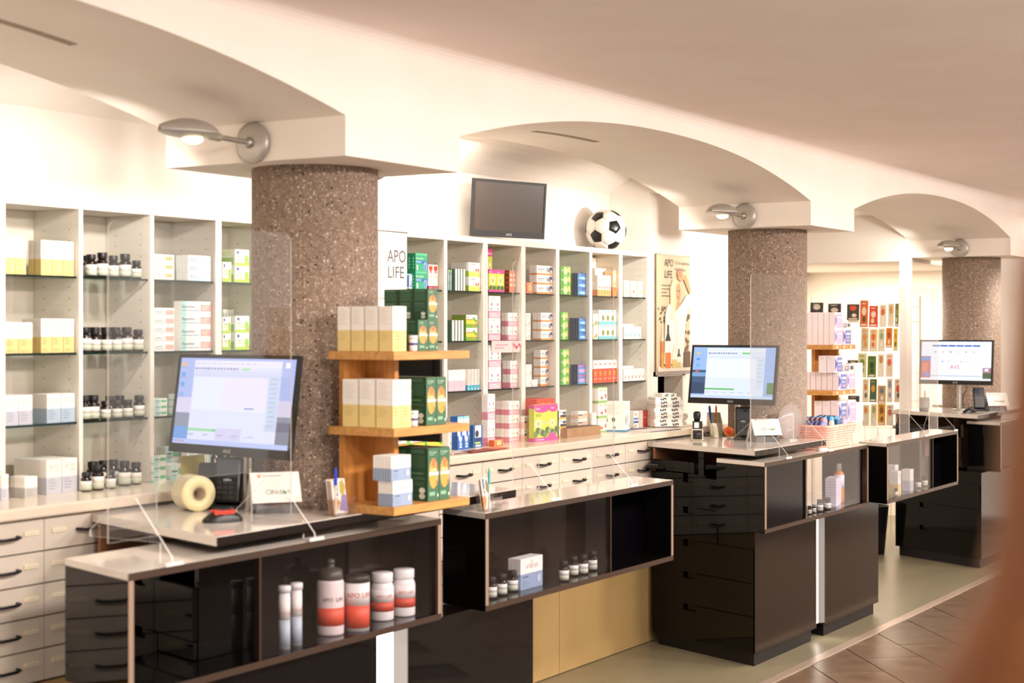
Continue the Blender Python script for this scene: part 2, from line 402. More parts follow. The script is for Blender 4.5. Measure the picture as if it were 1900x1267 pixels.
for uid, bays, lev in UNITS:
    x0 = bays[0][0] - .016; x1 = bays[-1][1] + .016
    u = thing('shelf_unit', ULAB[uid], 'shelf', (x0, SY, WZ), 0, 'wall shelving')
    L = lambda x: x - x0
    m = MB(); edge_box(m, 0, x1 - x0, 0, SB - SY + .016, 1.995 - WZ, 2.02 - WZ); m.build('top_panel', u)
    m = MB(); m.box(0, x1 - x0, SB - SY, SB - SY + .016, 0.001, 1.994 - WZ, SHELFW); m.build('back_panel', u)
    xsd = [0] + [L((bays[i][1] + bays[i + 1][0]) / 2) for i in range(len(bays) - 1)] + [x1 - x0]
    for i in range(len(bays) + 1):
        a = 0 if i == 0 else L(bays[i - 1][1]); b = x1 - x0 if i == len(bays) else L(bays[i][0])
        m = MB(); edge_box(m, a, b, 0, SB - SY - .001, .001, 1.9945 - WZ); sp = m.build('side_panel', u)
        if i:
            m = MB()
            for yy in (.045, .165):
                for k in range(22):
                    z = .06 + k * .0378
                    m.add([(a - .0008, yy + .0026 * math.cos(t * 1.0472), z + .0026 * math.sin(t * 1.0472)) for t in range(6)], [tuple(range(6))], mat('pin_hole', '#7d6a50', .8))
            tag(m.build('pin_holes', sp), kind='stuff')
    for a, b in bays:
        for z in lev:
            m = MB(); w = b - a - .002
            m.box(L(a) + .001, L(a) + .001 + w, .012, SB - SY - .004, z - .007 - WZ, z - WZ, GLASSG)
            m.box(L(a) + .001, L(a) + .001 + w, .0105, .012, z - .007 - WZ, z - WZ, GLASSE)
            m.build('glass_shelf', u)
# worktop and base cabinets
m = MB(); m.box(-.9, 8.9, 3.724, 4.2, 1.04, WZ, WORKT)
tag(m.build('worktop', bevel=.006), 'long cream worktop running under the wall shelves', 'worktop')
DY = 3.754
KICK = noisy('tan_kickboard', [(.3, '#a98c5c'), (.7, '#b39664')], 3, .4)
drw = {}
def drawer(w, h, par, x, z):
    key = (round(w, 3), round(h, 3))
    if key not in drw:
        m = MB(); m.box(.0015, w - .0015, 0, .018, .002, h - .003, DRAWER); f = m.mesh('drawer')
        m = MB(); hz = h * .52; a, b = w * .39, w * .68
        m.tube([(a, -.002, hz), (a + .003, -.02, hz), (a + .02, -.026, hz - .002), (b - .02, -.026, hz - .002), (b - .003, -.02, hz), (b, -.002, hz)], .0048, BLKM, 8); hd = m.mesh('handle')
        m = MB(); hw = .055
        m.box(0, hw, -.004, -.0003, 0, .014, IVORY); m.box(.002, hw - .002, -.0046, -.004, .003, .0115, mat('paper_label', '#fbf3df', .7))
        for k in range(5): m.box(.006 + k * .009, .011 + k * .009, -.0049, -.0046, .006, .0085, mat('label_ink', '#8d7a5c', .7))
        drw[key] = (f, hd, m.mesh('label_holder'))
    f, hd, lb = drw[key]
    o = link('drawer', f, par, (x, 0, z)); link('handle', hd, o)
    link('label_holder', lb, o, (w * .09, 0, h * .5)); link('label_holder', lb, o, (w * .76, 0, h * .5))
left = [2.414 + .33 * i for i in range(10)]
right = [5.515, 5.845, 6.175, 6.505, 6.835, 7.165, 7.502]
def cabinet(xs_, lab, first):
    x0, x1 = xs_[0], xs_[-1]
    c = thing('base_cabinet', lab, 'cabinet', (x0, DY, 0), 0, 'drawer cabinets under the worktop')
    m = MB(); m.box(.001, x1 - x0 - .001, .02, .42, .08, 1.039, mat('cabinet_carcass', '#3b332c', .6)); m.build('body', c)
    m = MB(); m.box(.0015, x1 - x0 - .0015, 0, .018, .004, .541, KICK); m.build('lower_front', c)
    for a, b in zip(xs_, xs_[1:]):
        z = 1.036
        for k in range(5):
            h = (.1 if k == 0 else .0975); drawer(b - a, h, c, a - x0, z - h); z -= h
cabinet(left[0:3], 'beige drawer cabinet at the left edge of the frame', 0)
cabinet(left[3 - 1:6], 'beige drawer cabinet behind the left end of the nearest counter', 0)
cabinet(left[5:10], 'beige drawer cabinet behind the nearest column', 0)
cabinet(right[0:4], 'beige drawer cabinet below the boxes with yellow and pink front', 0)
cabinet(right[3:7], 'beige drawer cabinet next to the second black counter', 0)
m = MB(); m.box(left[9], 5.514, DY + .002, DY + .03, 0, 1.039, DRAWER); tag(m.build('filler_panel'), 'narrow beige filler panel between two drawer cabinets', 'panel')

# ================================================================== COUNTER ISLANDS
ZC, ZB0, ZD = .978, .645, 1.03
def counter(label, x0, x1, yf, yb, k, glass, dark=None, back=None, mid=()):
    org = (x0 + k * (yf - 3), yf, ZB0); c = thing('display_counter', label, 'counter', org, 0, 'black display counters')
    B = lambda m, n, bevel=0: m.build(n, c, org=org, bevel=bevel)
    m = MB(); m.skew(x0, x1, yf + .003, yb, ZC - .02, ZC, k, TOPG); B(m, 'top_panel', .0015)
    m = MB(); m.skew(x0, x1, yf + .003, yb, ZB0, ZB0 + .02, k, BLACKG); B(m, 'bottom_panel')
    for a, b in ((x0, x0 + .02), (x1 - .02, x1)):
        m = MB(); m.skew(a, b, yf + .003, yb, ZB0 + .0202, ZC - .0202, k, BLACKG); B(m, 'end_panel')
    for q in ((x0, x1, ZC - .02, ZC - .0005), (x0, x1, ZB0 + .0005, ZB0 + .02)):
        m = MB(); m.skew(q[0], q[1], yf, yf + .0028, q[2], q[3], k, TRIM); B(m, 'edge_trim')
    for a in (x0, x1 - .019):
        m = MB(); m.skew(a + .0005, a + .0185, yf, yf + .0028, ZB0 + .0205, ZC - .0205, k, TRIML); B(m, 'edge_trim')
    a, b = glass
    m = MB(); m.skew(a, b, yf + .012, yf + .017, ZB0 + .0205, ZC - .0205, k, PANE); B(m, 'glass_pane')
    m = MB(); m.skew(a - .007, a, yf + .004, yf + .03, ZB0 + .0205, ZC - .0205, k, TRIM); m.skew(b, b + .007, yf + .004, yf + .03, ZB0 + .0205, ZC - .0205, k, TRIM)
    B(m, 'pane_frame')
    if dark: m = MB(); m.skew(dark[0], dark[1], yf + dark[2], yf + dark[2] + .012, ZB0 + .0205, ZC - .0205, k, BLACKI); B(m, 'dark_panel')
    if back: by = back[2] if len(back) > 2 else yb - .03; m = MB(); m.skew(back[0], back[1], by, by + .012, ZB0 + .0205, ZC - .0205, k, BLACKB); B(m, 'back_panel')
    return c
gx = lambda px, y: at_y(px, 600, y)[0]
K1, K2 = .32, .41
counter('black display counter nearest the camera, open at its left, with red-labelled jars inside', 3.0, 4.42, 3.0, 3.35, K1, (gx(486, 3.0), 4.395), back=(4.06, 4.39, 3.1425))
counter('black display counter holding the blue and white carton and dark bottles', 4.63, 6.075, 2.95, 3.175, K1, (4.655, gx(1138, 2.95)), (gx(1142, 2.95), 6.05, .15), (4.66, 6.05))
counter('black display counter under the pink basket', 7.08, 8.515, 2.965, 3.27, K2, (gx(1499, 2.965), 8.49), (7.105, gx(1495, 2.965), .012))
counter('black display counter at the right with a leaflet holder on top', 8.66, 10.0, 2.9, 3.09, K2, (8.685, gx(1736, 2.9)), (gx(1737, 2.9), 9.975, .10), (8.69, 9.97))
counter('blurred black display counter at the far right edge', 10.99, 12.4, 2.9, 3.16, K2, (11.6, 12.37), (11.02, 11.58, .012), (11.02, 12.37))
def pedestal(label, x0, x1, k, drawers=True, upper=True, front=None, yf=3.035, tray=True, col=None, yb=3.27):
    org = (x0, yf, 0); c = thing('counter_pedestal', label, 'cabinet', org, 0, 'pedestals under the counters')
    B = lambda m, n, bevel=0: m.build(n, c, org=org, bevel=bevel)
    fm = front or BLACKB; dx = .02 if drawers else 0
    xa = lambda x, y: x + k * (y - 3)
    cl, cr = col or (99, 99)
    def fill(z0, z1, ya, mt):      # body cut back where the column stands
        if col and x0 < cl: m.prism([(xa(x0 + dx, ya), ya), (min(cl, xa(x1, ya)), ya), (min(cl, xa(x1, 3.715)), 3.715), (xa(x0 + dx, 3.715), 3.715)], z0, z1, mt)
        elif col: m.prism([(max(cr, xa(x0, ya)), ya), (xa(x1, ya), ya), (xa(x1, 3.715), 3.715), (max(cr, xa(x0, 3.715)), 3.715)], z0, z1, mt)
        else: m.skew(x0 + dx, x1, ya, 3.715, z0, z1, k, mt)
    m = MB(); m.skew(x0 + dx, x1, yf + .004, 3.168, .065, ZB0 - .002, k, BLACKG if drawers else BLACKB); fill(.065, ZB0 - .002, 3.1685, BLACKG)
    if upper:
        m.skew(x0 + dx, x1, 3.15, 3.17, ZB0 + .022, ZC - .022, k, fm); fill(ZB0 - .002, .885, 3.365, BLACKG)
        m.skew(x0 + .002, x0 + .02, 3.365, 3.40, .885, .999, k, BLACKG); m.skew(x0 + .40, x0 + .42, 3.365, 3.715, .885, .999, k, noisy('copper_reflection', [(.3, '#6d452c'), (.7, '#8a5b3c')], 20, .25)); m.skew(x0 + .002, x0 + .40, 3.70, 3.715, .885, .999, k, mat('copper_reflection_back', '#9a6a48', .3))  # inner boards coloured to carry the copper reflection in the dark opening
    B(m, 'body')
    m = MB(); m.skew(x0, x1, yf, yf + .0035, .065, ZB0 - .002, k, fm); B(m, 'front_panel')
    m = MB(); m.skew(x0 + .03, x1 - .03, yf + .022, 3.165, 0, .065, k, BLKM)
    if not col or x0 < cl: m.prism([(xa(x0 + .03, 3.165), 3.165), (min(cl, xa(x1 - .03, 3.165)), 3.165), (min(cl, xa(x1 - .03, 3.69)), 3.69), (xa(x0 + .03, 3.69), 3.69)], 0, .065, BLKM)
    B(m, 'plinth')
    if not drawers: return c
    X = lambda y: x0 + k * (y - 3); ux = Vector((k, 1, 0)); Y1 = 3.5
    tops = (.872, .718, .556, .395, .236); bots = (.722, .560, .399, .240, .066)
    for i, (t, b) in enumerate(zip(tops, bots)):
        y0 = 3.154 if b > ZB0 + .03 else yb + .0004 if b > .5 else yf + .004
        L = Y1 - y0; pts = [(0, b), (L, b), (L, t - .03), (L - .085, t - .03), (L - .085, t), (0, t)]
        m = MB(); m.plate((X(y0) + .0195, y0, 0), ux, (0, 0, 1), pts, -.018, BLACKG); B(m, 'drawer')
        if i == 1:
            m = MB(); m.skew(x0 + .002, x0 + .0195, 3.154, yb, ZB0 + .024, t, k, BLACKG); m.skew(x0 + .002, x0 + .0195, yf + .004, yb, b, ZB0 - .003, k, BLACKG); B(m, 'drawer_end')
    m = MB(); m.skew(x0 + .0015, x0 + .0195, Y1 + .004, 3.715, .066, .885, k, BLACKG); B(m, 'filler_panel')
    if tray:
        m = MB(); a = x0 - .012
        m.skew(a, a + .014, 3.42, 3.705, .893, .945, k, BLACKG); m.skew(a + .014, x0 + .39, 3.42, 3.695, .893, .901, k, BLKM)
        B(m, 'keyboard_tray')
    return c
pedestal('black gloss drawer pedestal under the counter nearest the camera', 3.354, 4.10, K1, tray=False, front=BLACKG, col=(4.03, 4.46), yb=3.35)
pedestal('black gloss pedestal below the counter of dark bottles', 4.263, 5.05, K1, drawers=False, upper=False, yf=3.03, front=BLACKG, col=(0, 4.46))
pedestal('black gloss drawer pedestal under the pink basket counter', 7.098, 7.895, K2, col=(7.895, 8.325))
pedestal('brown-black pedestal right of the light strip in the middle island', 8.0, 8.84, K2, drawers=False, upper=False, yf=3.03, col=(0, 8.325))
pedestal('black gloss drawer pedestal at the far right', 10.84, 11.7, .53, yf=3.0, col=(11.765, 12.195))
pedestal('brown-black pedestal at the far right edge', 11.85, 12.6, .53, drawers=False, upper=False, yf=3.0, col=(0, 12.195))
for lab, x0, x1, y, k in (('glowing white light panel between the pedestals of the nearest island', 4.102, 4.261, 3.105, K1), ('glowing white light panel between the pedestals of the middle island', 7.897, 7.998, 3.072, K2)):
    org = (x0, y, .07); t = thing('light_panel', lab, 'lamp', org)
    m = MB(); m.skew(x0, x1, y, y + .004, .07, ZB0 - .006, k, LED); m.build('diffuser', t, org=org)
    m = MB(); m.skew(x0, x1, y + .005, y + .02, .07, ZB0 - .006, k, WHITEP); m.build('housing', t, org=org)
def desk(label, x0, x1, k, col, yf=3.03, yb=3.75, ext=None):
    org = (x0, yf, 1.0); d = thing('desk_top', label, 'desk', org, 0, 'dark glass desk tops')
    xa = lambda x, y: x + k * (y - 3); cl, cr = col; ym = 3.172
    poly = [(xa(x0, yf), yf), (xa(x1, yf), yf), (xa(x1, yb), yb), (max(cr, 0), yb), (cr, ym), (cl, ym), (cl, yb), (xa(x0, yb), yb)]     # notched round the column
    if ext: poly = [(xa(x0, yf), yf), (x1, yf), (x1, ym), (cl, ym), (cl, yb), (xa(x0, yb), yb)]
    m = MB(); m.prism(poly, 1.004, ZD, TOPG)
    if ext: m.box(cr, ext, 3.285, yb, 1.004, ZD, TOPG)
    m.build('slab', d, org=org)
    m = MB(); m.prism(poly, 1.0, 1.0035, BLACKG); m.build('underside', d, org=org)
    m = MB(); m.skew(x0, x1, yf - .0015, yf - .0002, 1.004, ZD - .002, k if not ext else 0, BLACKB); m.build('edge_trim', d, org=org)
desk('pale glass desk top of the nearest island under the left monitor', 3.354, 4.93, K1, (4.03, 4.46))
desk('glass desk top of the middle island under the second monitor', 7.098, 8.03, K2, (7.895, 8.325), ext=9.27)
desk('glass desk top of the far right island', 10.84, 12.2, .53, (11.765, 12.195), 3.03)

# ================================================================== ACRYLIC SCREENS
def guard(label, x0, x1, y, h, r=.03, step=False):
    o = (x0, y, ZD + .001 if step else ZC); g = thing('acrylic_screen', label, 'screen', o, 0, 'acrylic cough screens on the counters'); w = x1 - x0
    a, b, ct = w * .24, w * .76, .15; q = .025
    arc4 = lambda cx, cy, t0: [(cx + r * math.cos(t0 + i * .393), cy + r * math.sin(t0 + i * .393)) for i in range(5)]
    out = [(0, .003), (a, .003)] + [(a, ct - q), (a + q * .3, ct - q * .3), (a + q, ct)] + [(b - q, ct), (b - q * .3, ct - q * .3), (b, ct - q)] + [(b, .003), (w, .003)] + arc4(w - r, h - r, 0) + arc4(r, h - r, math.pi / 2)
    m = MB()
    t = .005; k = len(out)
    # front/back as strips: left leg, right leg, upper field (concave outline split into convex pieces)
    for yy, fl in ((0, 1), (t, -1)):
        for pc in ([(0, .003), (a, .003), (a, ct - q), (a + q * .3, ct - q * .3), (a + q, ct), (0, ct)], [(b, .003), (w, .003), (w, ct), (b - q, ct), (b - q * .3, ct - q * .3), (b, ct - q)],
                   [(0, ct), (w, ct)] + arc4(w - r, h - r, 0) + arc4(r, h - r, math.pi / 2)):
            pc = pc if fl > 0 else pc[::-1]
            m.add([(x, yy, z) for x, z in pc], [tuple(range(len(pc)))], ACRY)
    for i in range(k):
        (xa, za), (xb, zb_) = out[i], out[(i + 1) % k]
        m.quad([(xa, 0, za), (xa, t, za), (xb, t, zb_), (xb, 0, zb_)], ACRE)
    m.build('pane', g)
    for xx in (a * .38, (b + w) / 2):
        m = MB(); q0 = ZC - ZD - .001
        pts = [(-.165, q0 + .002), (-.12, q0 + .002), (-.12, .002), (.14, .002), (.14, .02), (.03, .115), (-.03, .115), (-.162, q0 + .02)] if step else [(-.135, 0), (.06, 0), (.06, .02), (.03, .125), (-.03, .125), (-.13, .02)]
        lz, ly = (q0 - .002, -.165) if step else (-.002, -.135)
        m.plate((xx, .0025, .003), (0, 1, 0), (0, 0, 1), pts, .005, ACRY, ACRE)
        m.box(xx - .03, xx + .035, ly - .005, ly, lz + .003, lz + .013, ACRE); m.build('foot', g)
    return g
guard('clear acrylic screen in front of the left monitor', 3.087, 3.844, 3.16, .862, step=True)
guard('clear acrylic screen on the counter with the dark bottles', 5.02, 5.80, 3.09, .875)
guard('clear acrylic screen beside the pink basket', 7.262, 7.985, 3.12, .842, step=True)
guard('clear acrylic screen on the right-hand counter, mirroring bright light', 9.235, 9.975, 3.03, .88)

# ================================================================== MONITORS
def screen_ui(kind, w, h, par, y):
    m = MB(); o, ux, uz = (-w / 2, y, 0), (w, 0, 0), (0, 0, h)
    e = [0]
    def R(x0, x1, y0, y1, c, s=1.0):
        e[0] += 1; m.rect((o[0], y - .00012 * e[0], 0), ux, uz, x0, x1, y0, y1, EM(c, s))
    if kind == 'off':
        return None
    if kind == 'a':
        R(0, 1, 0, 1, '#aebcf0'); R(0, 1, .36, .54, '#d9d3ee'); R(0, 1, 0, .36, '#8d93a8'); R(0, .2, .05, .2, '#6f9fe0'); R(.8, 1, .05, .3, '#77798f'); R(0, 1, 0, .055, '#b9c6f6')
        R(.13, .885, .055, .975, '#dfe2fb'); R(.13, .885, .9, .975, '#ebe8fa'); R(.14, .78, .40, .78, '#e8ecfd'); R(.40, .78, .42, .78, '#ece6fb')
        R(.79, .88, .2, .8, '#cfdcf6'); R(.13, .885, .785, .83, '#d3d8f4'); R(.14, .885, .842, .848, '#bfc4e4'); R(.55, .62, .866, .89, '#a5e0a0')
        R(.13, .5, .155, .185, '#96dba0'); R(.35, .43, .155, .185, '#7cc98a'); R(.38, .6, .06, .2, '#d3cff2')
        for i in range(14): R(.145 + i * .028, .162 + i * .028, .868, .89, ['#7f86b8', '#9aa4cf', '#c77f93', '#6f8fc4'][i % 4])
        for i in range(11): R(.145 + i * .05, .18 + i * .05, .935, .94, '#9a9fc0'); R(.81, .865, .77 - i * .052, .776 - i * .052, '#9aa9c8')
        for i in range(5): R(.145 + i * .13, .20 + i * .13, .115, .122, '#8f98bd'); R(.15 + i * .12, .19 + i * .12, .1, .105, '#a6aed0')
        for i in range(4): R(.035, .07, .9 - i * .115, .94 - i * .115, ['#f0c05a', '#5aa6e6', '#5aa6e6', '#7fb4ea'][i]); R(.025, .085, .885 - i * .115, .89 - i * .115, '#7d86b0')
        for i in range(4): R(.015 + i * .03, .03 + i * .03, .02, .04, ['#3f7fe0', '#e05a6a', '#7d86b0', '#d07080'][i])
        R(.93, .97, .9, .96, '#f5f5ff'); R(.62, .70, .425, .44, '#8a90d0')
    if kind == 'b':
        R(0, 1, 0, 1, '#9fc0f2'); R(0, .2, .30, .55, '#3f5f80'); R(0, .2, .08, .3, '#2f4a6b'); R(0, .2, .42, .5, '#7fa8d8'); R(0, 1, 0, .055, '#c9dcfa'); R(.92, 1, .1, .32, '#5a8a50')
        R(.17, .88, .055, .985, '#e3ecfd'); R(.17, .88, .92, .985, '#eef3fd'); R(.18, .78, .4, .78, '#eef5fe'); R(.79, .88, .2, .8, '#d7e6fb')
        R(.17, .53, .165, .195, '#63c063'); R(.6, .7, .868, .9, '#7fd07f'); R(.18, .86, .80, .806, '#b6c6e4')
        for i in range(12): R(.19 + i * .03, .21 + i * .03, .87, .895, ['#5a74b0', '#8fa5cf', '#c06a6a', '#6fa5d4'][i % 4]); R(.19 + i * .05, .225 + i * .05, .945, .95, '#8f9cc0')
        for i in range(6): R(.19 + i * .1, .24 + i * .1, .11, .117, '#8fa0c4'); R(.80, .86, .74 - i * .08, .747 - i * .08, '#9fb2d4')
        for i in range(4): R(.05, .09, .86 - i * .12, .9 - i * .12, ['#f0d060', '#4f9ae0', '#6fb4ee', '#e05a5a'][i])
    if kind == 'c':
        R(0, 1, 0, 1, '#eef3ff', 1.1); R(0, .14, .06, .62, '#c25b62'); R(0, .14, .5, .6, '#5a8ad8'); R(.02, .1, .2, .45, '#e8795a'); R(.05, .12, .1, .2, '#7f8fd8'); R(.88, 1, .05, .33, '#4f6a48'); R(.88, 1, .2, .33, '#b07f94'); R(.91, .96, .24, .31, '#f0f4ff')
        for i in range(6): R(.16 + i * .115, .265 + i * .115, .87, .91, '#2f63c0')
        for i in range(6): R(.19 + i * .11, .215 + i * .11, .71, .75, ['#6fb0e0', '#d8b8a0', '#6fa0d0', '#c8d8e8', '#9ab4e0', '#e0c0c0'][i]); R(.3 + i * .09, .32 + i * .09, .47, .5, ['#2f7fd0', '#b8c8d8', '#c8d4e0', '#9fb0c4', '#c8d4e0', '#d0d8e4'][i])
        R(.14, .87, .10, .12, '#a8b8dc')
        e[0] += 1; m.text('AVS', (-w / 2 + .42 * w, y - .00012 * e[0] - .0002, .29 * h), (1, 0, 0), (0, 0, 1), .042, EM('#e0404a'))
    return m.build('screen', par)
def monitor(label, loc, rz, kind, w=.54, h=.315, tilt=8, pole=True, logo=True, zc=None, poley=.03, back=False):
    t = thing('monitor', label, 'monitor', loc, rz, 'computer monitors')
    hold = MB()
    m = MB(); bz, ch = .012, .03
    m.box(-w / 2, w / 2, 0, .012, 0, h, BLK); m.box(-w / 2 + .03, w / 2 - .03, .012, .03, .02, h - .02, BLK)
    m.box(-w / 2, w / 2, -.004, 0, 0, ch, BLK); m.box(-w / 2, w / 2, -.004, 0, h - bz, h, BLK); m.box(-w / 2, -w / 2 + bz, -.004, 0, ch, h - bz, BLK); m.box(w / 2 - bz, w / 2, -.004, 0, ch, h - bz, BLK)
    hs = m.build('housing', t); hs.rotation_euler = (math.radians(-tilt), 0, 0)
    if kind == 'off':
        m = MB(); m.box(-w / 2 + bz, w / 2 - bz, -.002, -.0005, ch, h - bz, mat('screen_off', '#3a2c20', .25, spec=.5)); m.build('screen', t).rotation_euler = (math.radians(-tilt), 0, 0)
    elif kind:
        sc = screen_ui(kind, w - 2 * bz, h - bz - ch, t, -.0006); sc.location = (0, 0, 0); sc.rotation_euler = (math.radians(-tilt), 0, 0)
        a = math.radians(-tilt); sc.location = (0, -math.sin(a) * ch, math.cos(a) * ch)
    if logo:
        m = MB(); m.text('ASUS', (0, -.0045, .009), (1, 0, 0), (0, 0, 1), .016, mat('logo_silver', '#d8d5d0', .4), 'c'); m.build('logo', t).rotation_euler = (math.radians(-tilt), 0, 0)
    if pole:
        b = -loc[2] + ZD; m = MB(); m.tube([(0, .07, b), (0, .07, h * .6)], .016, SILVER, 12); m.box(-.05, .05, .03, .085, h * .38, h * .62, BLK)
        m.lathe([(.055, b), (.055, b + .01), (.02, b + .014)], SILVER, (0, .07, 0)); m.build('stand', t)
        m = MB(); m.tube([(.05, .03, h * .2), (.06, .06, -.02), (.02, .08, -.10), (.03, .09, b + .006)], .003, BLK, 6); m.build('cable', t)
    return t
RZM = math.radians(-99)
monitor('large lit monitor at the left showing a pale lilac program window', (3.935, 3.50, 1.196), RZM, 'a', w=.60, h=.326)
monitor('lit monitor with green progress bar beside the middle column', (7.76, 3.45, 1.213), RZM, 'b', w=.53, h=.31)
monitor('lit monitor with red letters and blue tabs at the far right', (11.33, 3.32, 1.215), RZM + .03, 'c', tilt=4, w=.545)
monitor('black monitor turned away behind the wooden stand of green cartons', (4.70, 3.47, 1.205), math.radians(94), None, logo=False, tilt=0)
tv = monitor('switched-off flat screen on the wall above the shelves', (6.50, 4.03, 2.036), math.radians(-16.5), 'off', w=.46, h=.268, tilt=-4, pole=False)
m = MB(); m.tube([(0, .03, .14), (.02, .2, .14)], .016, BLK, 8); m.build('wall_arm', tv)

# ================================================================== WALL LAMPS
def wall_lamp(label, x, sgn, px=None):
    y, z = 3.38, 2.19
    t = thing('wall_lamp', label, 'lamp', (x, y, z), 0, 'leaf-shaped wall lamps on the column heads'); s = sgn
    m = MB(); pr = [(.001, 0), (.062, 0), (.066, .006), (.066, .016), (.05, .024), (.001, .026)]
    m.lathe([(r, s * q) for r, q in pr], GREYL, axis='x', n=28); m.build('wall_plate', t)
    m = MB(); m.tube([(s * .024, 0, 0), (s * .20, 0, .004)], .0085, SILVER, 10); m.lathe([(.012, s * .024), (.018, s * .03), (.01, s * .042)], SILVER, axis='x'); m.tube([(s * .165, 0, .003), (s * .205, 0, .004)], .014, GREYL, 10); m.build('arm', t)
    m = MB(); n = 24; top = []; bot = []
    for i in range(13):      # leaf outline: wide belly, pointed tip
        u = i / 12; half = .075 * math.sin(math.pi * u ** .8) ** .8 + .004 if i < 12 else .003
        x_ = s * (.19 + .235 * u); zt = .012 + .03 * math.sin(math.pi * u ** .9); 
        row = [(x_, half * c, zt * (1 - c * c) ** .6 if abs(c) < 1 else 0) for c in (-1, -.85, -.6, -.3, 0, .3, .6, .85, 1)]
        top.append([(a, b, c + .004) for a, b, c in row]); bot.append([(a, b, -.014 * (1 - (b / max(half, 1e-4)) ** 2) * math.sin(math.pi * u)) for a, b, c in row])
    vs = [p for r in top for p in r] + [p for r in bot for p in r]; N = len(top) * 9; fs = []
    for i in range(12):
        for j in range(8):
            fs.append((i * 9 + j, i * 9 + j + 1, (i + 1) * 9 + j + 1, (i + 1) * 9 + j)); fs.append((N + i * 9 + j, N + (i + 1) * 9 + j, N + (i + 1) * 9 + j + 1, N + i * 9 + j + 1))
        for j in (0, 8): fs.append((i * 9 + j, (i + 1) * 9 + j, N + (i + 1) * 9 + j, N + i * 9 + j))
    fs.append(tuple(range(8, -1, -1)) + tuple(N + k for k in range(9))); m.add(vs, fs, GREYL, True); m.build('shade', t)
    m = MB(); m.ball((s * .285, 0, -.014), (.034, .03, .016), mat('lamp_bulb', '#fff4dc', .2, emit='#ffe6bf', es=6)); m.build('bulb', t)
    l = bpy.data.lights.new('wall_lamp_light', 'SPOT'); l.energy = 25; l.spot_size = math.radians(124); l.spot_blend = .7; l.shadow_soft_size = .03; l.color = (1, .94, .86)
    lo = bpy.data.objects.new('wall_lamp_light', l); COL.objects.link(lo); lo.location = (x + s * .285, y + .03, z - .035); lo.rotation_euler = (math.radians(66), 0, 0)
for i, (a, b) in enumerate(CAPS[1:]):
    n = ['nearest', 'middle', 'farthest'][i]
    wall_lamp(f'grey leaf-shaped wall lamp on the left of the {n} column head', a, -1)
    if i < 2: wall_lamp(f'grey leaf-shaped wall lamp on the right of the {n} column head', b, 1)

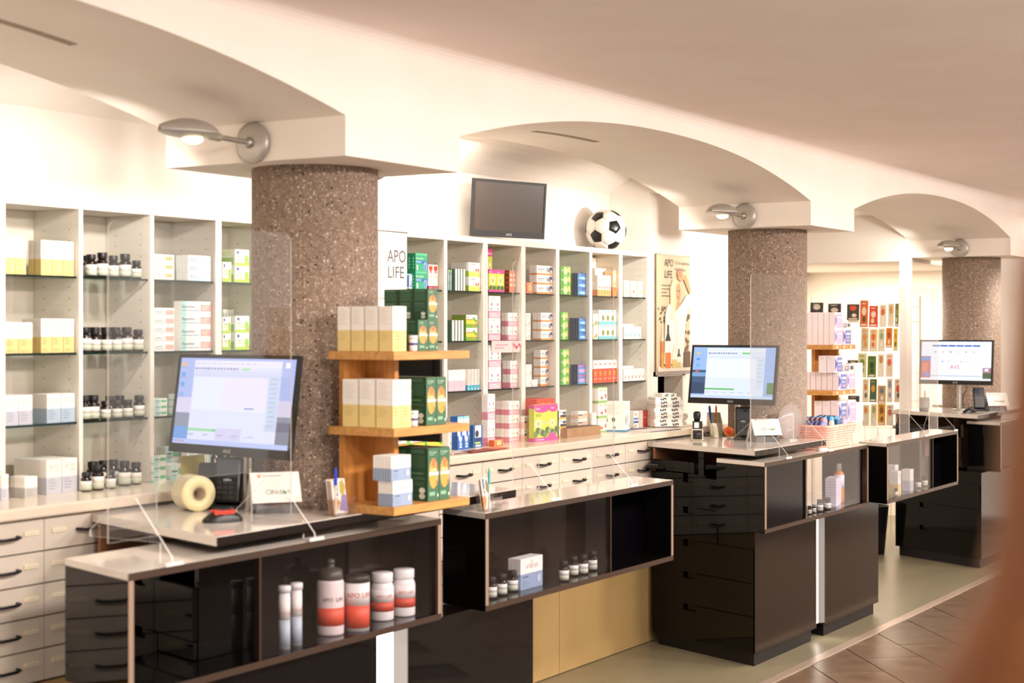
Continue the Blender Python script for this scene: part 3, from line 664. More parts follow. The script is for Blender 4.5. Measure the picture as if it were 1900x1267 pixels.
# ================================================================== PRODUCTS: printed cartons
Wt, Ink, Gr = '#f4f0ea', '#8f8a86', '#c9c2ba'
def lines(x0, x1, y, n, dy, c, th=.012): return [('r', x0, x0 + (x1 - x0) * (.62 + .38 * ((i * 37) % 10) / 10), y - i * dy, y - i * dy + th, c) for i in range(n)]
def logo(cx, cy, c1='#d8b9a0', c2='#cfc4bb', s=.13): return [('logo', cx - .2, cy, s, c1), ('t', 'APO', cx, cy, s, c2), ('t', 'LIFE', cx, cy - s * 1.05, s, c2)]
def logow(cx, cy, c='#cdb5ad', s=.12): return [('t', 'APO', cx - .27, cy, s, c), ('logo', cx, cy + s * .2, s * 1.1, c), ('t', 'LIFE', cx + .09, cy, s, c)]
GRN = '#2f6b45'
KIND = {
 'yellow': dict(b=[(0, .47, '#e6cd8a'), (.47, 1, Wt)], f=logo(.55, .78, '#d9a878', '#c2b2a4') + lines(.14, .62, .40, 3, .07, '#a88c4e', .018) + lines(.14, .8, .1, 2, .04, '#bfa261'), s=[('r', 0, .035, 0, .47, '#b9a05c'), ('r', 0, .035, .47, 1, '#cdbfb2'), ('r', .965, 1, 0, .47, '#c9b06c'), ('r', .965, 1, .47, 1, '#d9ccc0')] + lines(.15, .8, .92, 8, .045, '#cfc2b4', .008) + lines(.15, .8, .4, 4, .05, '#bda25a', .008)),
 'blue': dict(b=[(0, .5, '#8fa3c0'), (.5, 1, Wt)], f=logow(.5, .66, '#b89a92', s=.17) + lines(.1, .5, .38, 1, .1, '#4f5f7c', .04) + lines(.1, .4, .26, 3, .08, '#7585a0', .02) + [('e', .82, .28, .09, .13, '#b6c4d8')], s=[('r', .25, .4, .05, .95, '#d5cdc6'), ('r', .6, .68, .05, .48, '#8496b4')]),
 'skyblue': dict(b=[(0, .5, '#b4c6d6'), (.5, 1, Wt)], f=logo(.5, .78, s=.11) + lines(.12, .7, .4, 4, .085, '#7d8d9c', .016), s=lines(.2, .8, .4, 4, .08, '#8fa0b4')),
 'paleblue': dict(b=[(0, .48, '#c6c9d4'), (.48, 1, Wt)], f=logo(.5, .76, s=.12) + lines(.12, .75, .4, 4, .085, '#8b8fa4', .016), s=lines(.2, .8, .4, 4, .08, '#a3a8b8')),
 'greyw': dict(b=[(0, .48, '#bdbcb8'), (.48, 1, Wt)], f=lines(.12, .8, .38, 5, .07, '#96938f', .016), s=lines(.15, .85, .4, 4, .08, '#a5a29e') + lines(.15, .85, .86, 3, .08, '#e0c9a8')),
 'orangetag': dict(b=[(0, .12, '#f3e6da'), (.12, 1, Wt)], f=[('r', .55, .92, .3, .75, '#f0b878')] + lines(.08, .45, .6, 2, .25, '#7d8a98', .07), s=lines(.2, .8, .7, 2, .3, Gr)),
 'bepanteal': dict(b=[(0, 1, '#f5f1ec')], f=[('r', 0, .16, 0, 1, '#a9dcd6'), ('r', .02, .6, .22, .28, '#6a90b0'), ('t', 'Bepanthen', .03, .46, .36, '#34506c'), ('r', .64, .98, .18, .72, '#f0a59b'), ('r', .68, .9, .5, .56, '#fbe3dd'), ('r', .68, .85, .32, .38, '#fbe3dd')], s=lines(.15, .85, .7, 2, .3, Gr)),
 'bepapink': dict(b=[(0, 1, '#f6f2ed')], f=[('r', .02, .5, .2, .27, '#6a90b0'), ('t', 'panthen', .03, .42, .38, '#34506c'), ('r', .55, .97, .18, .75, '#f2aea6')], s=lines(.15, .85, .7, 2, .3, Gr)),
 'bepablue': dict(b=[(0, 1, '#f2f4f2')], f=[('r', 0, .5, 0, .3, '#b9e0e6'), ('r', .05, .6, .35, .45, '#6fa6c8'), ('t', 'Bepanthen', .05, .55, .3, '#34506c'), ('r', .5, 1, .0, .2, '#cfe9ea')], s=lines(.15, .85, .7, 2, .3, Gr)),
 'bepagreen': dict(b=[(0, 1, '#f1f5f1')], f=[('r', 0, .35, 0, 1, '#bfe6e0'), ('r', .5, .95, .35, .75, '#5cc48a'), ('r', .05, .45, .5, .62, '#5e7285'), ('r', .05, .4, .25, .3, '#99aabb')], s=[('r', 0, 1, 0, .25, '#a6ddd2')] + lines(.15, .85, .8, 2, .25, Gr)),
 'bepatall': dict(b=[(0, .35, '#8fd3cf'), (.35, 1, '#f0f5f2')], f=[('r', .1, .9, .05, .3, '#6fc3c0'), ('tv', 'Depanthen', .55, .42, .22, '#4f5f66'), ('r', .75, .9, .4, .9, '#9ad6cf')], s=[('r', 0, 1, 0, .3, '#7cc9c6')]),
 'vigor': dict(b=[(0, 1, '#f2f5ea')], f=[('r', 0, 1, 0, .2, '#a8cf4a'), ('e', .82, .4, .16, .3, '#8cc43f'), ('e', .2, .82, .1, .1, '#3f5c8c'), ('t', 'Vigor', .1, .5, .22, '#7fae3c'), ('r', .1, .6, .3, .42, '#d7e6a8'), ('e', .92, .2, .06, .08, '#f09a4a')], s=[('r', .1, .9, .05, .5, '#9cc85a'), ('r', .2, .8, .6, .9, '#dfe9c4')], top='#a9cc6a'),
 'greenbox': dict(b=[(0, 1, '#2fae7e')], f=[('r', 0, 1, .88, 1, '#5cc79c'), ('t', 'Formoline', .06, .66, .17, '#f3f7f4'), ('r', 0, 1, .45, .58, '#2f66c8'), ('r', .02, .5, .47, .56, '#8fb2ea'), ('e', .84, .28, .15, .26, '#8fb7e4'), ('e', .84, .24, .07, .18, '#4d86cf'), ('r', .08, .2, .05, .34, '#e9f3ea')], s=[('r', 0, 1, 0, 1, '#158a5e')] + [('e', .5, .2 + .17 * i, .2, .06, '#7cc5a6') for i in range(4)], top='#3fb98a'),
 'bluewhite': dict(b=[(0, 1, '#eef3fa')], f=[('e', .6, .3, .35, .25, '#2f6fc4'), ('r', 0, 1, .8, 1, '#9cc6ee'), ('e', .55, .35, .15, .14, '#eef3fa')], s=[('r', .1, .9, .1, .9, '#4f86cc')]),
 'redribbon': dict(b=[(0, .15, '#b0354d'), (.15, 1, Wt)], f=[('e', .3, .86, .18, .1, '#e0483c'), ('e', .7, .86, .18, .1, '#e0483c'), ('e', .5, .84, .09, .07, '#c9302c'), ('e', .4, .74, .08, .1, '#e0584a'), ('e', .62, .74, .08, .1, '#e0584a'), ('r', .15, .85, .5, .53, '#d8c2b4'), ('r', .1, .9, .05, .1, '#d98a98')], s=[('r', 0, 1, 0, .15, '#8c2840')]),
 'brush': dict(b=[(0, 1, '#5d6f6a')], f=[('r', .3, .7, .0, 1, '#9fc6cf'), ('e', .5, .6, .16, .18, '#e9f2f0'), ('e', .5, .2, .12, .16, '#cfe3e8'), ('r', .2, .8, .86, 1, '#a9d68f')], s=[('r', .2, .8, .05, .95, '#4a5a58')]),
 'spine': dict(b=[(0, 1, '#3d5a45')], f=[('r', .16, .86, 0, 1, '#f5f1ec'), ('r', .16, .4, 0, 1, '#ece6de')], s=[('r', 0, 1, 0, 1, '#4c6a52')]),
 'moviprep': dict(b=[(0, .3, '#c4d86a'), (.3, 1, Wt)], f=[('r', 0, .9, .3, .4, '#dfe8a8'), ('t', 'neo-angin', .12, .8, .16, '#55605a'), ('e', .66, .48, .07, .11, '#e8643c'), ('e', .85, .48, .07, .11, '#e8643c')], s=[('r', 0, 1, 0, .4, '#a9c24c')] ),
 'herb': dict(b=[(0, .3, '#6fae3a'), (.3, .62, '#e7d44a'), (.62, 1, '#f2f4ea')], f=[('r', 0, .9, .6, .66, '#e0603c'), ('t', 'Isla', .08, .76, .2, '#53604a'), ('e', .7, .7, .12, .14, '#6fba4a'), ('e', .86, .52, .09, .12, '#57a53c'), ('e', .6, .18, .12, .12, '#e98a3a')], s=[('r', 0, 1, 0, 1, '#8aa33a')], top='#a7b55c'),
 'pinkslim': dict(b=[(0, .5, '#dcc4d2'), (.5, 1, Wt)], f=lines(.2, .8, .4, 3, .1, '#c2a4b8', .03) + [('r', .25, .75, .8, .9, '#e8dcd8')], s=[('r', 0, 1, 0, .5, '#cdb4c4')]),
 'orslim': dict(b=[(0, .25, '#4fa6c4'), (.25, 1, Wt)], f=[('r', .1, .34, .25, 1, '#e88a5a'), ('r', .55, .7, .3, .95, '#4f9ab8'), ('r', .3, .9, .0, .12, '#8fd0e0')], s=[('r', 0, .5, 0, 1, '#3f7f9c')]),
 'mouth': dict(b=[(0, 1, '#2b62b8')], f=[('r', 0, 1, .42, 1, '#f1f5f8'), ('e', .5, .45, .32, .24, '#f1f5f8'), ('e', .66, .52, .2, .16, '#2f6fd0'), ('r', 0, 1, .93, 1, '#8fdad6'), ('e', .5, .76, .1, .05, '#3f5fa0'), ('r', .3, .75, .12, .2, '#a9c8f0'), ('r', .3, .75, .05, .1, '#c9dcf4')], s=[('r', 0, 1, 0, .4, '#1f4f9c')]),
 'bluestand': dict(b=[(0, 1, '#2f5f9c')], f=[('r', .2, .85, .45, 1, '#e3e6e6'), ('r', .1, .9, .28, .42, '#1f3f6f'), ('r', .2, .75, .17, .24, '#b9dc4a'), ('e', .4, .62, .18, .16, '#2b3038'), ('r', .25, .8, .03, .12, '#dfe7ee')], s=[('r', 0, 1, 0, 1, '#2f6aa8'), ('e', .5, .5, .16, .3, '#9fb8d4')]),
 'stilaxx': dict(b=[(0, 1, '#d5dc5a')], f=[('r', 0, 1, .82, 1, '#e0479a'), ('t', 'Stilaxx', .06, .86, .09, '#fbeef4'), ('e', .5, .5, .3, .2, '#f3f0c0'), ('e', .5, .5, .14, .1, '#e2ae6a'), ('r', 0, 1, .0, .1, '#e0479a')] + [('e', .1 + .16 * i, .17 + .03 * (i % 2), .09, .1, ['#5a7a3a', '#3f5a30', '#7f9a4a'][i % 3]) for i in range(6)], s=[('r', 0, 1, .82, 1, '#c43a86'), ('r', 0, 1, 0, .1, '#c43a86')]),
 'brownred': dict(b=[(0, 1, '#8c3f2c')], f=[('r', 0, 1, 0, 1, '#d98068')] + [('r', .12, .88, .72 - .22 * i, .86 - .22 * i, '#f0c2ae') for i in range(3)], s=[('r', .1, .9, .1 + .2 * i, .18 + .2 * i, '#b06a4c') for i in range(4)] if 0 else [('r', .15, .85, .2 + .22 * i, .27 + .22 * i, '#b4684c') for i in range(4)], top='#7a3526'),
 'pinkwhite': dict(b=[(0, .3, '#f2b9c6'), (.3, 1, '#f8f2ee')], f=[('r', 0, 1, .27, .32, '#e58aa6'), ('e', .25, .62, .05, .07, '#d8506a'), ('e', .75, .62, .05, .07, '#d8506a'), ('e', .2, .42, .06, .05, '#7fb06a'), ('e', .8, .42, .06, .05, '#7fb06a')] + lines(.1, .9, .18, 2, .09, '#fbe6ea', .03) + lines(.2, .8, .88, 1, .1, '#c9bdb4', .03), s=[('r', 0, 1, 0, .3, '#e59aae')] + lines(.2, .8, .85, 3, .12, '#e0d4cc', .02)),
 'pinkflat': dict(b=[(0, .4, '#efaebc'), (.4, 1, '#f8f2ee')], f=[('r', .15, .6, .6, .68, '#b9c2a8'), ('e', .8, .64, .07, .1, '#d8688a'), ('e', .9, .5, .05, .06, '#7fb06a'), ('r', .1, .8, .16, .22, '#fbe6ea')], s=[('r', 0, 1, 0, .4, '#d98fa0')] + lines(.2, .8, .8, 2, .15, '#ddd0c8', .03)),
 'orangesmall': dict(b=[(0, 1, '#ef7a4a')], f=[('e', .55, .5, .25, .3, '#f8d9a0'), ('e', .55, .5, .12, .15, '#f0a03a'), ('r', .05, .9, .85, .95, '#f6b08a')], s=[('r', 0, 1, 0, 1, '#d9683a')]),
 'boxerblue': dict(b=[(0, .18, '#f0974a'), (.18, 1, '#f6f3ee')], f=[('e', .28, .55, .28, .34, '#fdfaf6'), ('r', .06, .5, .55, .66, '#9aa6b8'), ('r', .06, .4, .38, .46, '#b4bcc8'), ('e', .9, .55, .12, .34, '#34508c'), ('e', .93, .4, .07, .16, '#f1ece6'), ('e', .68, .55, .05, .25, '#7fb3cf'), ('e', .76, .52, .04, .22, '#e88a3a')], s=lines(.2, .8, .8, 3, .25, '#c9bfb4', .03) + [('r', 0, 1, 0, .15, '#d98a4a')]),
 'plainw': dict(b=[(0, .25, '#f0e0dc'), (.25, 1, '#f6f2ee')], f=lines(.15, .8, .8, 2, .1, '#b4b9c6', .03) + [('e', .75, .3, .1, .08, '#e6a26a')], s=lines(.2, .8, .8, 3, .2, '#d9cfc8', .02)),
 'vitgreen': dict(b=[(0, 1, '#7cc443')], f=[('r', 0, .3, 0, 1, '#4f9e35'), ('t', 'vit', .08, .45, .4, '#f0f6c8'), ('e', .5, .5, .2, .4, '#e3edb0'), ('e', .85, .55, .14, .35, '#e9cf5a'), ('e', .8, .2, .12, .2, '#57a53c')], s=[('r', 0, 1, 0, 1, '#69b23c'), ('e', .5, .5, .3, .3, '#cfe08a')], top='#8fce5a'),
 'tantumblue': dict(b=[(0, 1, '#3a86cc')], f=[('r', 0, 1, .74, 1, '#2f5fa8'), ('t', 'Tonsipret', .1, .78, .2, '#e4eef8'), ('e', .5, .35, .4, .16, '#8fd0ea'), ('e', .7, .3, .2, .1, '#dff2f8')], s=[('r', 0, 1, 0, 1, '#2b3a5c'), ('r', .2, .5, .1, .9, '#4a5f8c')], top='#4f7ab0'),
 'tantumpink': dict(b=[(0, 1, '#4f86c8')], f=[('r', 0, 1, .7, 1, '#8c5aa8'), ('t', 'Thomapyr', .1, .76, .2, '#f0e4f4'), ('e', .5, .35, .4, .2, '#d8a0c8'), ('r', 0, 1, 0, .15, '#3fa0d0')], s=[('r', 0, 1, 0, 1, '#27345a'), ('r', .2, .5, .1, .9, '#44548a')]),
 'tulip': dict(b=[(0, .3, '#f3a870'), (.3, 1, '#faf1e6')], f=[x for i in range(5) for x in (('e', .12 + .19 * i, .42, .035, .07, '#e8603c'), ('r', .112 + .19 * i, .128 + .19 * i, .1, .36, '#7fa650'), ('e', .16 + .19 * i, .2, .03, .09, '#a5bd62'))] + [('r', .1, .9, .82, .86, '#e6cfae')], s=[('r', 0, 1, 0, .3, '#ee9a62'), ('r', .2, .8, .7, .9, '#f0e2c8')], top='#e8cf8a'),
 'tulipred': dict(b=[(0, .35, '#ee8a44'), (.35, 1, '#f5d9ae')], f=[('e', .3, .5, .1, .09, '#e0502c'), ('e', .72, .48, .1, .09, '#e0502c'), ('r', .28, .32, .1, .45, '#6f9a44'), ('r', .7, .74, .1, .45, '#6f9a44'), ('e', .5, .3, .12, .08, '#e8643c'), ('r', .1, .9, .86, .95, '#e6c07a')], s=[('r', 0, 1, 0, .35, '#e08040')], top='#e2c272'),
 'cactus': dict(b=[(0, .22, '#7cc9cf'), (.22, 1, '#f8f4ee')], f=[('e', .25, .45, .07, .2, '#8a8f3c'), ('e', .52, .45, .07, .2, '#8a8f3c'), ('e', .8, .45, .07, .2, '#8a8f3c'), ('r', 0, 1, .9, .95, '#5fb8c4'), ('r', 0, 1, .78, .81, '#e6b4a0')], s=[('r', 0, 1, 0, .22, '#62b4bc')]),
 'orangefruit': dict(b=[(0, .15, '#c8d8b8'), (.15, 1, '#f8f4ee')], f=[('e', .65, .3, .22, .16, '#e8913a'), ('e', .3, .2, .2, .1, '#9ab06a'), ('r', .1, .9, .75, .82, '#e0c8b4')], s=[]),
 'redcap': dict(b=[(0, .62, '#e2502e'), (.62, 1, '#f6efe8')], f=[('e', .5, .42, .24, .12, '#f0903a'), ('r', .2, .8, .16, .2, '#f4b09a'), ('r', .2, .8, .8, .86, '#cf8a7a'), ('r', .05, .95, .6, .63, '#b83a22')], s=[('r', 0, 1, 0, .62, '#c9401f')]),
 'whitetube': dict(b=[(0, 1, '#f7f3ee')], f=[('e', .5, .35, .2, .1, '#d8c26a'), ('r', .2, .8, .8, .86, '#d9d2ca')], s=[]),
 'whitetubered': dict(b=[(0, 1, '#f7f3ee')], f=[('e', .5, .35, .22, .1, '#ee8a4a'), ('r', .2, .8, .8, .86, '#d9d2ca')], s=[]),
 'toothp': dict(b=[(0, 1, '#f7f4ef')], f=[('e', .5, .35, .18, .14, '#8fc0e0'), ('r', .2, .8, .75, .82, '#d4d0ca'), ('e', .75, .22, .12, .1, '#e8c27a')], s=[]),
 'swatch': dict(b=[(0, 1, '#f7f3ee')], f=[('e', .5, .3, .2, .12, '#f0a0a0'), ('r', .2, .8, .78, .84, '#dcd5cd'), ('e', .7, .42, .1, .1, '#f0b04a')], s=[]),
 'bigred': dict(b=[(0, 1, '#d8422c')], f=[('t', 'ThermaCare', .3, .84, .09, '#fbe9e0'), ('r', .05, .95, .76, .79, '#f08a6a'), ('r', .05, .95, .1, .14, '#a8281a')], s=[('r', 0, 1, 0, 1, '#c43624'), ('r', .1, .9, .1, .14, '#e0705a')], top='#d8503a'),
 'stilbig': dict(b=[(0, 1, '#cdd94e')], f=[('r', 0, 1, .9, 1, '#e2479c'), ('e', .33, .88, .32, .1, '#e2479c'), ('e', .82, .88, .2, .1, '#e2479c'), ('t', 'Stilaxx', .04, .86, .105, '#fdf0f6'), ('t', 'Stilaxx', .7, .87, .075, '#fdf0f6'), ('t', 'ISLÄNDISCH MOOS', .06, .72, .035, '#5a6a2a'), ('t', 'HUSTENPASTILLEN', .06, .68, .035, '#5a6a2a'), ('e', .17, .48, .15, .12, '#f1f0cf'), ('e', .76, .48, .11, .11, '#f1f0cf'), ('r', .3, .66, .48, .52, '#e3d29a'), ('e', .17, .48, .07, .06, '#b9c46a'), ('e', .76, .48, .05, .05, '#b9c46a')] + [('e', .06 + .1 * i, .19 + .035 * ((i * 3) % 4), .09, .09, ['#6b8a4a', '#4b6a3c', '#8fa86a', '#54604a'][i % 4]) for i in range(10)] + [('r', 0, 1, 0, .1, '#e0479a'), ('e', .75, .13, .16, .09, '#e0479a'), ('r', .08, .4, .03, .06, '#f4b4d4')], s=[('r', 0, 1, 0, 1, '#b8c240'), ('r', 0, 1, 0, .1, '#c43a86'), ('r', 0, 1, .9, 1, '#c43a86')]),
 'peach': dict(b=[(0, .5, '#f0c9b0'), (.5, 1, '#f7f1ea')], f=[('r', .0, .6, .45, .6, '#2f3440'), ('e', .75, .5, .3, .2, '#f0b494'), ('t', 'PET', .06, .72, .2, '#3a3f4a')], s=lines(.15, .85, .8, 3, .25, '#d8cfc4', .04)),
 'blackyellow': dict(b=[(0, .22, '#f0b43a'), (.22, 1, '#f6f3ee')], f=[('r', .2, 1, .22, .5, '#2f3340'), ('e', .75, .7, .25, .16, '#4a4f5c'), ('r', .05, .5, .75, .84, '#8f95a4')], s=[('r', 0, 1, 0, 1, '#3b3f5a'), ('e', .3, .3, .1, .1, '#cfd0dc'), ('e', .7, .6, .1, .1, '#b9bccf'), ('e', .4, .85, .08, .07, '#d8d9e2')]),
 'applebox': dict(b=[(0, .1, '#8fba6a'), (.1, .92, '#f8f3ec'), (.92, 1, '#9cc274')], f=[('e', .4, .28, .14, .1, '#d8603c'), ('e', .82, .4, .09, .16, '#b4604a'), ('e', .3, .8, .2, .05, '#b4c490'), ('e', .78, .78, .12, .1, '#f2c9a0')], s=[]),
 'whitegreen': dict(b=[(0, .1, '#c9dcb8'), (.1, 1, '#f6f4ee')], f=lines(.15, .8, .8, 2, .1, '#b9c9a8', .04) + [('e', .6, .35, .16, .1, '#9fd0a0')], s=[]),
 'purple': dict(b=[(0, 1, '#453060')], f=[('t', 'Amino', .08, .62, .3, '#c9a0d4'), ('e', .42, .35, .1, .3, '#8fc45a'), ('e', .42, .68, .07, .1, '#8fc45a'), ('r', .1, .9, .1, .16, '#8a70b4')], s=[('r', 0, 1, 0, 1, '#3a2854')]),
 'deviceb': dict(b=[(0, .06, '#4f8fb4'), (.06, 1, '#f5f1ec')], f=[('e', .15, .38, .09, .16, '#6f6f6f'), ('r', .42, .55, .3, .56, '#8a8a86'), ('e', .78, .2, .1, .1, '#a5a29e')] + lines(.1, .8, .85, 3, .06, '#cfc8c0', .02), s=[('e', .22, .38, .08, .09, '#8f8b84'), ('e', .52, .4, .07, .08, '#4a4a46'), ('e', .55, .14, .07, .05, '#9a968f')] + lines(.1, .85, .88, 6, .06, '#c4bdb4', .015)),
 'bluestripe': dict(b=[(0, 1, '#f4f0ea')], f=[('r', 0, 1, .32, .44, '#3f66a8'), ('r', 0, 1, .52, .62, '#5a86c4'), ('e', .4, .82, .2, .08, '#f0b070'), ('e', .4, .16, .2, .08, '#e09a70')], s=[]),
 'redwhite': dict(b=[(0, 1, '#a8382c')], f=[('r', .1, .9, .2, .9, '#b8402f'), ('t', 'Rescue', .15, .55, .14, '#f0d4cc')], s=[('r', 0, 1, 0, 1, '#f3efe9')] + lines(.2, .8, .8, 4, .15, '#d0c8be', .02)),
 'flatlogo': dict(b=[(0, 1, '#f6f1ea')], f=[('r', .2, .42, .2, .8, '#2b2b2e'), ('r', .23, .30, .5, .72, '#f6f1ea'), ('r', .33, .39, .28, .5, '#f6f1ea'), ('r', .62, .84, .2, .8, '#2b2b2e'), ('r', .65, .72, .5, .72, '#f6f1ea'), ('r', .75, .81, .28, .5, '#f6f1ea')], s=[]),
 'immun': dict(b=[(0, 1, '#3c6a4c')], f=[('e', .5, .52, .4, .29, '#eda04c'), ('e', .52, .72, .2, .09, '#c9784a'), ('e', .82, .60, .07, .10, '#b8643c'), ('e', .86, .44, .05, .10, '#d9b48a'), ('e', .8, .34, .06, .06, '#c0703c'), ('r', .1, .94, .485, .55, '#f2e2cf'), ('t', 'immunLoges', .13, .495, .085, '#ffffff'), ('r', .2, .8, .575, .6, '#f7d9ae'), ('t', 'dr.loges', .1, .9, .07, '#c4dcc8'), ('r', .1, .5, .865, .88, '#8fb89c'), ('r', .1, .62, .1, .17, '#86b294'), ('e', .88, .1, .05, .035, '#eef2e8')], s=[('r', 0, 1, 0, 1, '#1f4a2e')] + [('r', 0, .03, 0, 1, '#12301c'), ('r', .97, 1, 0, 1, '#173a22'), ('r', .1, .8, .9, .97, '#3f6a4e'), ('r', .12, .85, .62, .86, '#315c40'), ('r', .1, .75, .5, .54, '#4f7a5c'), ('r', .1, .85, .4, .45, '#3a6448'), ('r', .1, .8, .28, .36, '#315c40'), ('e', .7, .2, .16, .055, '#dfe6da'), ('e', .7, .09, .16, .055, '#c9d6c8')], top='#5b5446'),  # sides given a darker green that carries their shade beside the lit front
 'violetw': dict(b=[(0, 1, '#ecE6ee'.lower())], f=[('r', 0, .35, 0, 1, '#d9d0e6'), ('r', .3, 1, .05, .9, '#7f86c0'), ('poly', [(.05, .1), (.35, .5), (.05, .9)], '#4f5aa0'), ('r', .42, .95, .62, .74, '#dfe0f2'), ('r', .42, .85, .42, .5, '#b9bfe2'), ('r', .45, .9, .2, .3, '#c9a0b8')], s=lines(.25, .75, .9, 2, .1, '#c4bcc4', .02) + [('r', 0, .03, 0, 1, '#b9a8b4')]),
 'pinklilac': dict(b=[(0, 1, '#efe8ee')], f=[('r', .2, 1, .05, .9, '#c9b6d4'), ('poly', [(.02, .1), (.3, .5), (.02, .9)], '#8f86c0'), ('r', .4, .95, .62, .74, '#f0e4f0'), ('r', .4, .85, .42, .5, '#dccbe2')], s=[]),
 'whitegrid': dict(b=[(0, 1, '#f6f2ee')], f=[('r', .1, .9, .3 * i + .08, .3 * i + .1, '#e2dbd4') for i in range(3)], s=[]),
 'photobox': dict(b=[(0, 1, '#e4dcda')], f=[('r', .1, .5, .15, .85, '#8f8a94'), ('r', .6, .9, .3, .8, '#5a5560'), ('r', .2, .35, .4, .7, '#d0ccd0')], s=[]),
 'lilacbox': dict(b=[(0, 1, '#e6def0')], f=lines(.1, .9, .85, 6, .1, '#bdb2d4', .03), s=lines(.1, .9, .85, 7, .1, '#b4a8cc', .02)),
}
CART = {}
def carton_mesh(kind, w, d, h):
    key = (kind, round(w, 3), round(d, 3), round(h, 3))
    if key in CART: return CART[key]
    K = KIND[kind]; m = MB(); a, b = w / 2, d / 2
    for z0, z1, c in K['b']:
        z0, z1 = z0 * h, z1 * h; p = P(c)
        m.add([(-a, -b, z0), (a, -b, z0), (a, b, z0), (-a, b, z0), (-a, -b, z1), (a, -b, z1), (a, b, z1), (-a, b, z1)], [(0, 1, 5, 4), (1, 2, 6, 5), (2, 3, 7, 6), (3, 0, 4, 7)], p)
    m.add([(-a, -b, 0), (a, -b, 0), (a, b, 0), (-a, b, 0)], [(3, 2, 1, 0)], P(K['b'][0][2])); m.add([(-a, -b, h), (a, -b, h), (a, b, h), (-a, b, h)], [(0, 1, 2, 3)], P(K.get('top', K['b'][-1][2])))
    def ops(L, o, ux, uz, nrm, W):
        for i, q in enumerate(L):
            off = Vector(nrm) * (.0003 + .00012 * i); oo = Vector(o) + off
            if q[0] == 'r': m.rect(oo, ux, uz, q[1], q[2], q[3], q[4], P(q[5]))
            elif q[0] == 'e': m.ell(oo, ux, uz, q[1], q[2], q[3], q[4], P(q[5]), 14)
            elif q[0] == 'poly': m.poly(oo, ux, uz, q[1], P(q[2]))
            elif q[0] == 't': m.text(q[1], oo + Vector(ux) * q[2] + Vector(uz) * q[3], ux, uz, q[4] * h, P(q[5]), 'l', (.97 - q[2]) * W)
            elif q[0] == 'tv': m.text(q[1], oo + Vector(ux) * q[2] + Vector(uz) * q[3], uz, Vector(ux) * -1, q[4] * W * 1.6, P(q[5]), 'l', .5 * h)
            elif q[0] == 'logo':
                c = oo + Vector(ux) * q[1] + Vector(uz) * q[2]; s_ = q[3] * h; U, V = Vector(ux).normalized() * s_, Vector(uz).normalized() * s_
                m.ell(c, U, V, 0, .95, .16, .16, P(q[4]), 10)
                m.poly(c, U, V, [(0, -.35), (.5, .5), (.36, .72), (0, -.05)], P(q[4])); m.poly(c, U, V, [(0, -.35), (0, -.05), (-.36, .72), (-.5, .5)], P(q[4]))
    ops(K['f'], (-a, -b, 0), (w, 0, 0), (0, 0, h), (0, -1, 0), w)
    ops(K['s'], (-a, b, 0), (0, -d, 0), (0, 0, h), (-1, 0, 0), d)
    CART[key] = m.mesh('carton_' + kind); return CART[key]
ORD = ['front', 'second', 'third', 'fourth', 'fifth', 'sixth', 'seventh', 'eighth', 'ninth', 'tenth', 'eleventh', 'twelfth', 'thirteenth', 'fourteenth', 'fifteenth', 'sixteenth', 'seventeenth', 'eighteenth']
LAY = ['bottom', 'second', 'third', 'fourth', 'fifth', 'sixth', 'seventh', 'eighth', 'ninth']
def colname(c, n): return '' if n == 1 else (['left', 'right'][c] if n == 2 else ['left', 'middle', 'right'][c] if n == 3 else ['first', 'second', 'third', 'fourth', 'fifth', 'sixth', 'seventh'][c]) + ' column'
def mklabel(desc, where, c, nc, r, nr, k, nk):
    L = [desc]
    if nc > 1: L.append(colname(c, nc))
    if nr > 1: L.append('top layer' if r == nr - 1 else LAY[r] + ' layer')
    if nk > 1: L.append(ORD[k] + (' row' if k == 0 else ' deep'))
    return ', '.join(L + [where])
def put_grid(kind, desc, where, x0, y0, z0, w, d, h, nc, nr, nd, group, rot=0, pivot=None, name='carton', cat='box'):
    """cartons in columns (x), layers (z) and depth (y), each an object of its own; rot turns the grid about pivot"""
    me = carton_mesh(kind, w - (.0022 if w > .025 else .0012), d - (.002 if d > .02 else .0012), h - .0005)
    for r in range(nr):
        for k in range(nd):
            for c in range(nc):
                if k and c and z0 + nr * h > 1.56: continue          # fully hidden behind the front row
                x, y = x0 + (c + .5) * w, y0 + (k + .5) * d; rz = rot
                if rot:
                    ca, sa = math.cos(rot), math.sin(rot); dx, dy = x - pivot[0], y - pivot[1]; x, y = pivot[0] + dx * ca - dy * sa, pivot[1] + dx * sa + dy * ca
                o = link(name, me, None, (x, y, z0 + r * h + .0003)); o.rotation_euler = (0, 0, rz)
                tag(o, mklabel(desc, where, c, nc, r, nr, k, nd), cat, group)
BAY = {}
for uid, bays, lev in UNITS:
    for i, (a, b) in enumerate(bays): BAY[(uid, i)] = (a, b, lev)
BN = {'L0': ((2, 0), 'leftmost bay'), 'L1': ((2, 1), 'second bay'), 'L2': ((2, 2), 'third bay'), 'L3': ((3, 0), 'bay left of column'),
      'R1': ((4, 0), 'bay by the banner'), 'R2': ((4, 1), 'second bay past banner'), 'R3': ((5, 0), 'third bay past banner'), 'R4': ((5, 1), 'fourth bay past banner'),
      'R5': ((6, 0), 'fifth bay past banner'), 'R6': ((6, 1), 'sixth bay past banner'), 'R7': ((6, 2), 'last bay past banner')}
SH = ['top shelf', 'second shelf', 'third shelf', 'worktop']
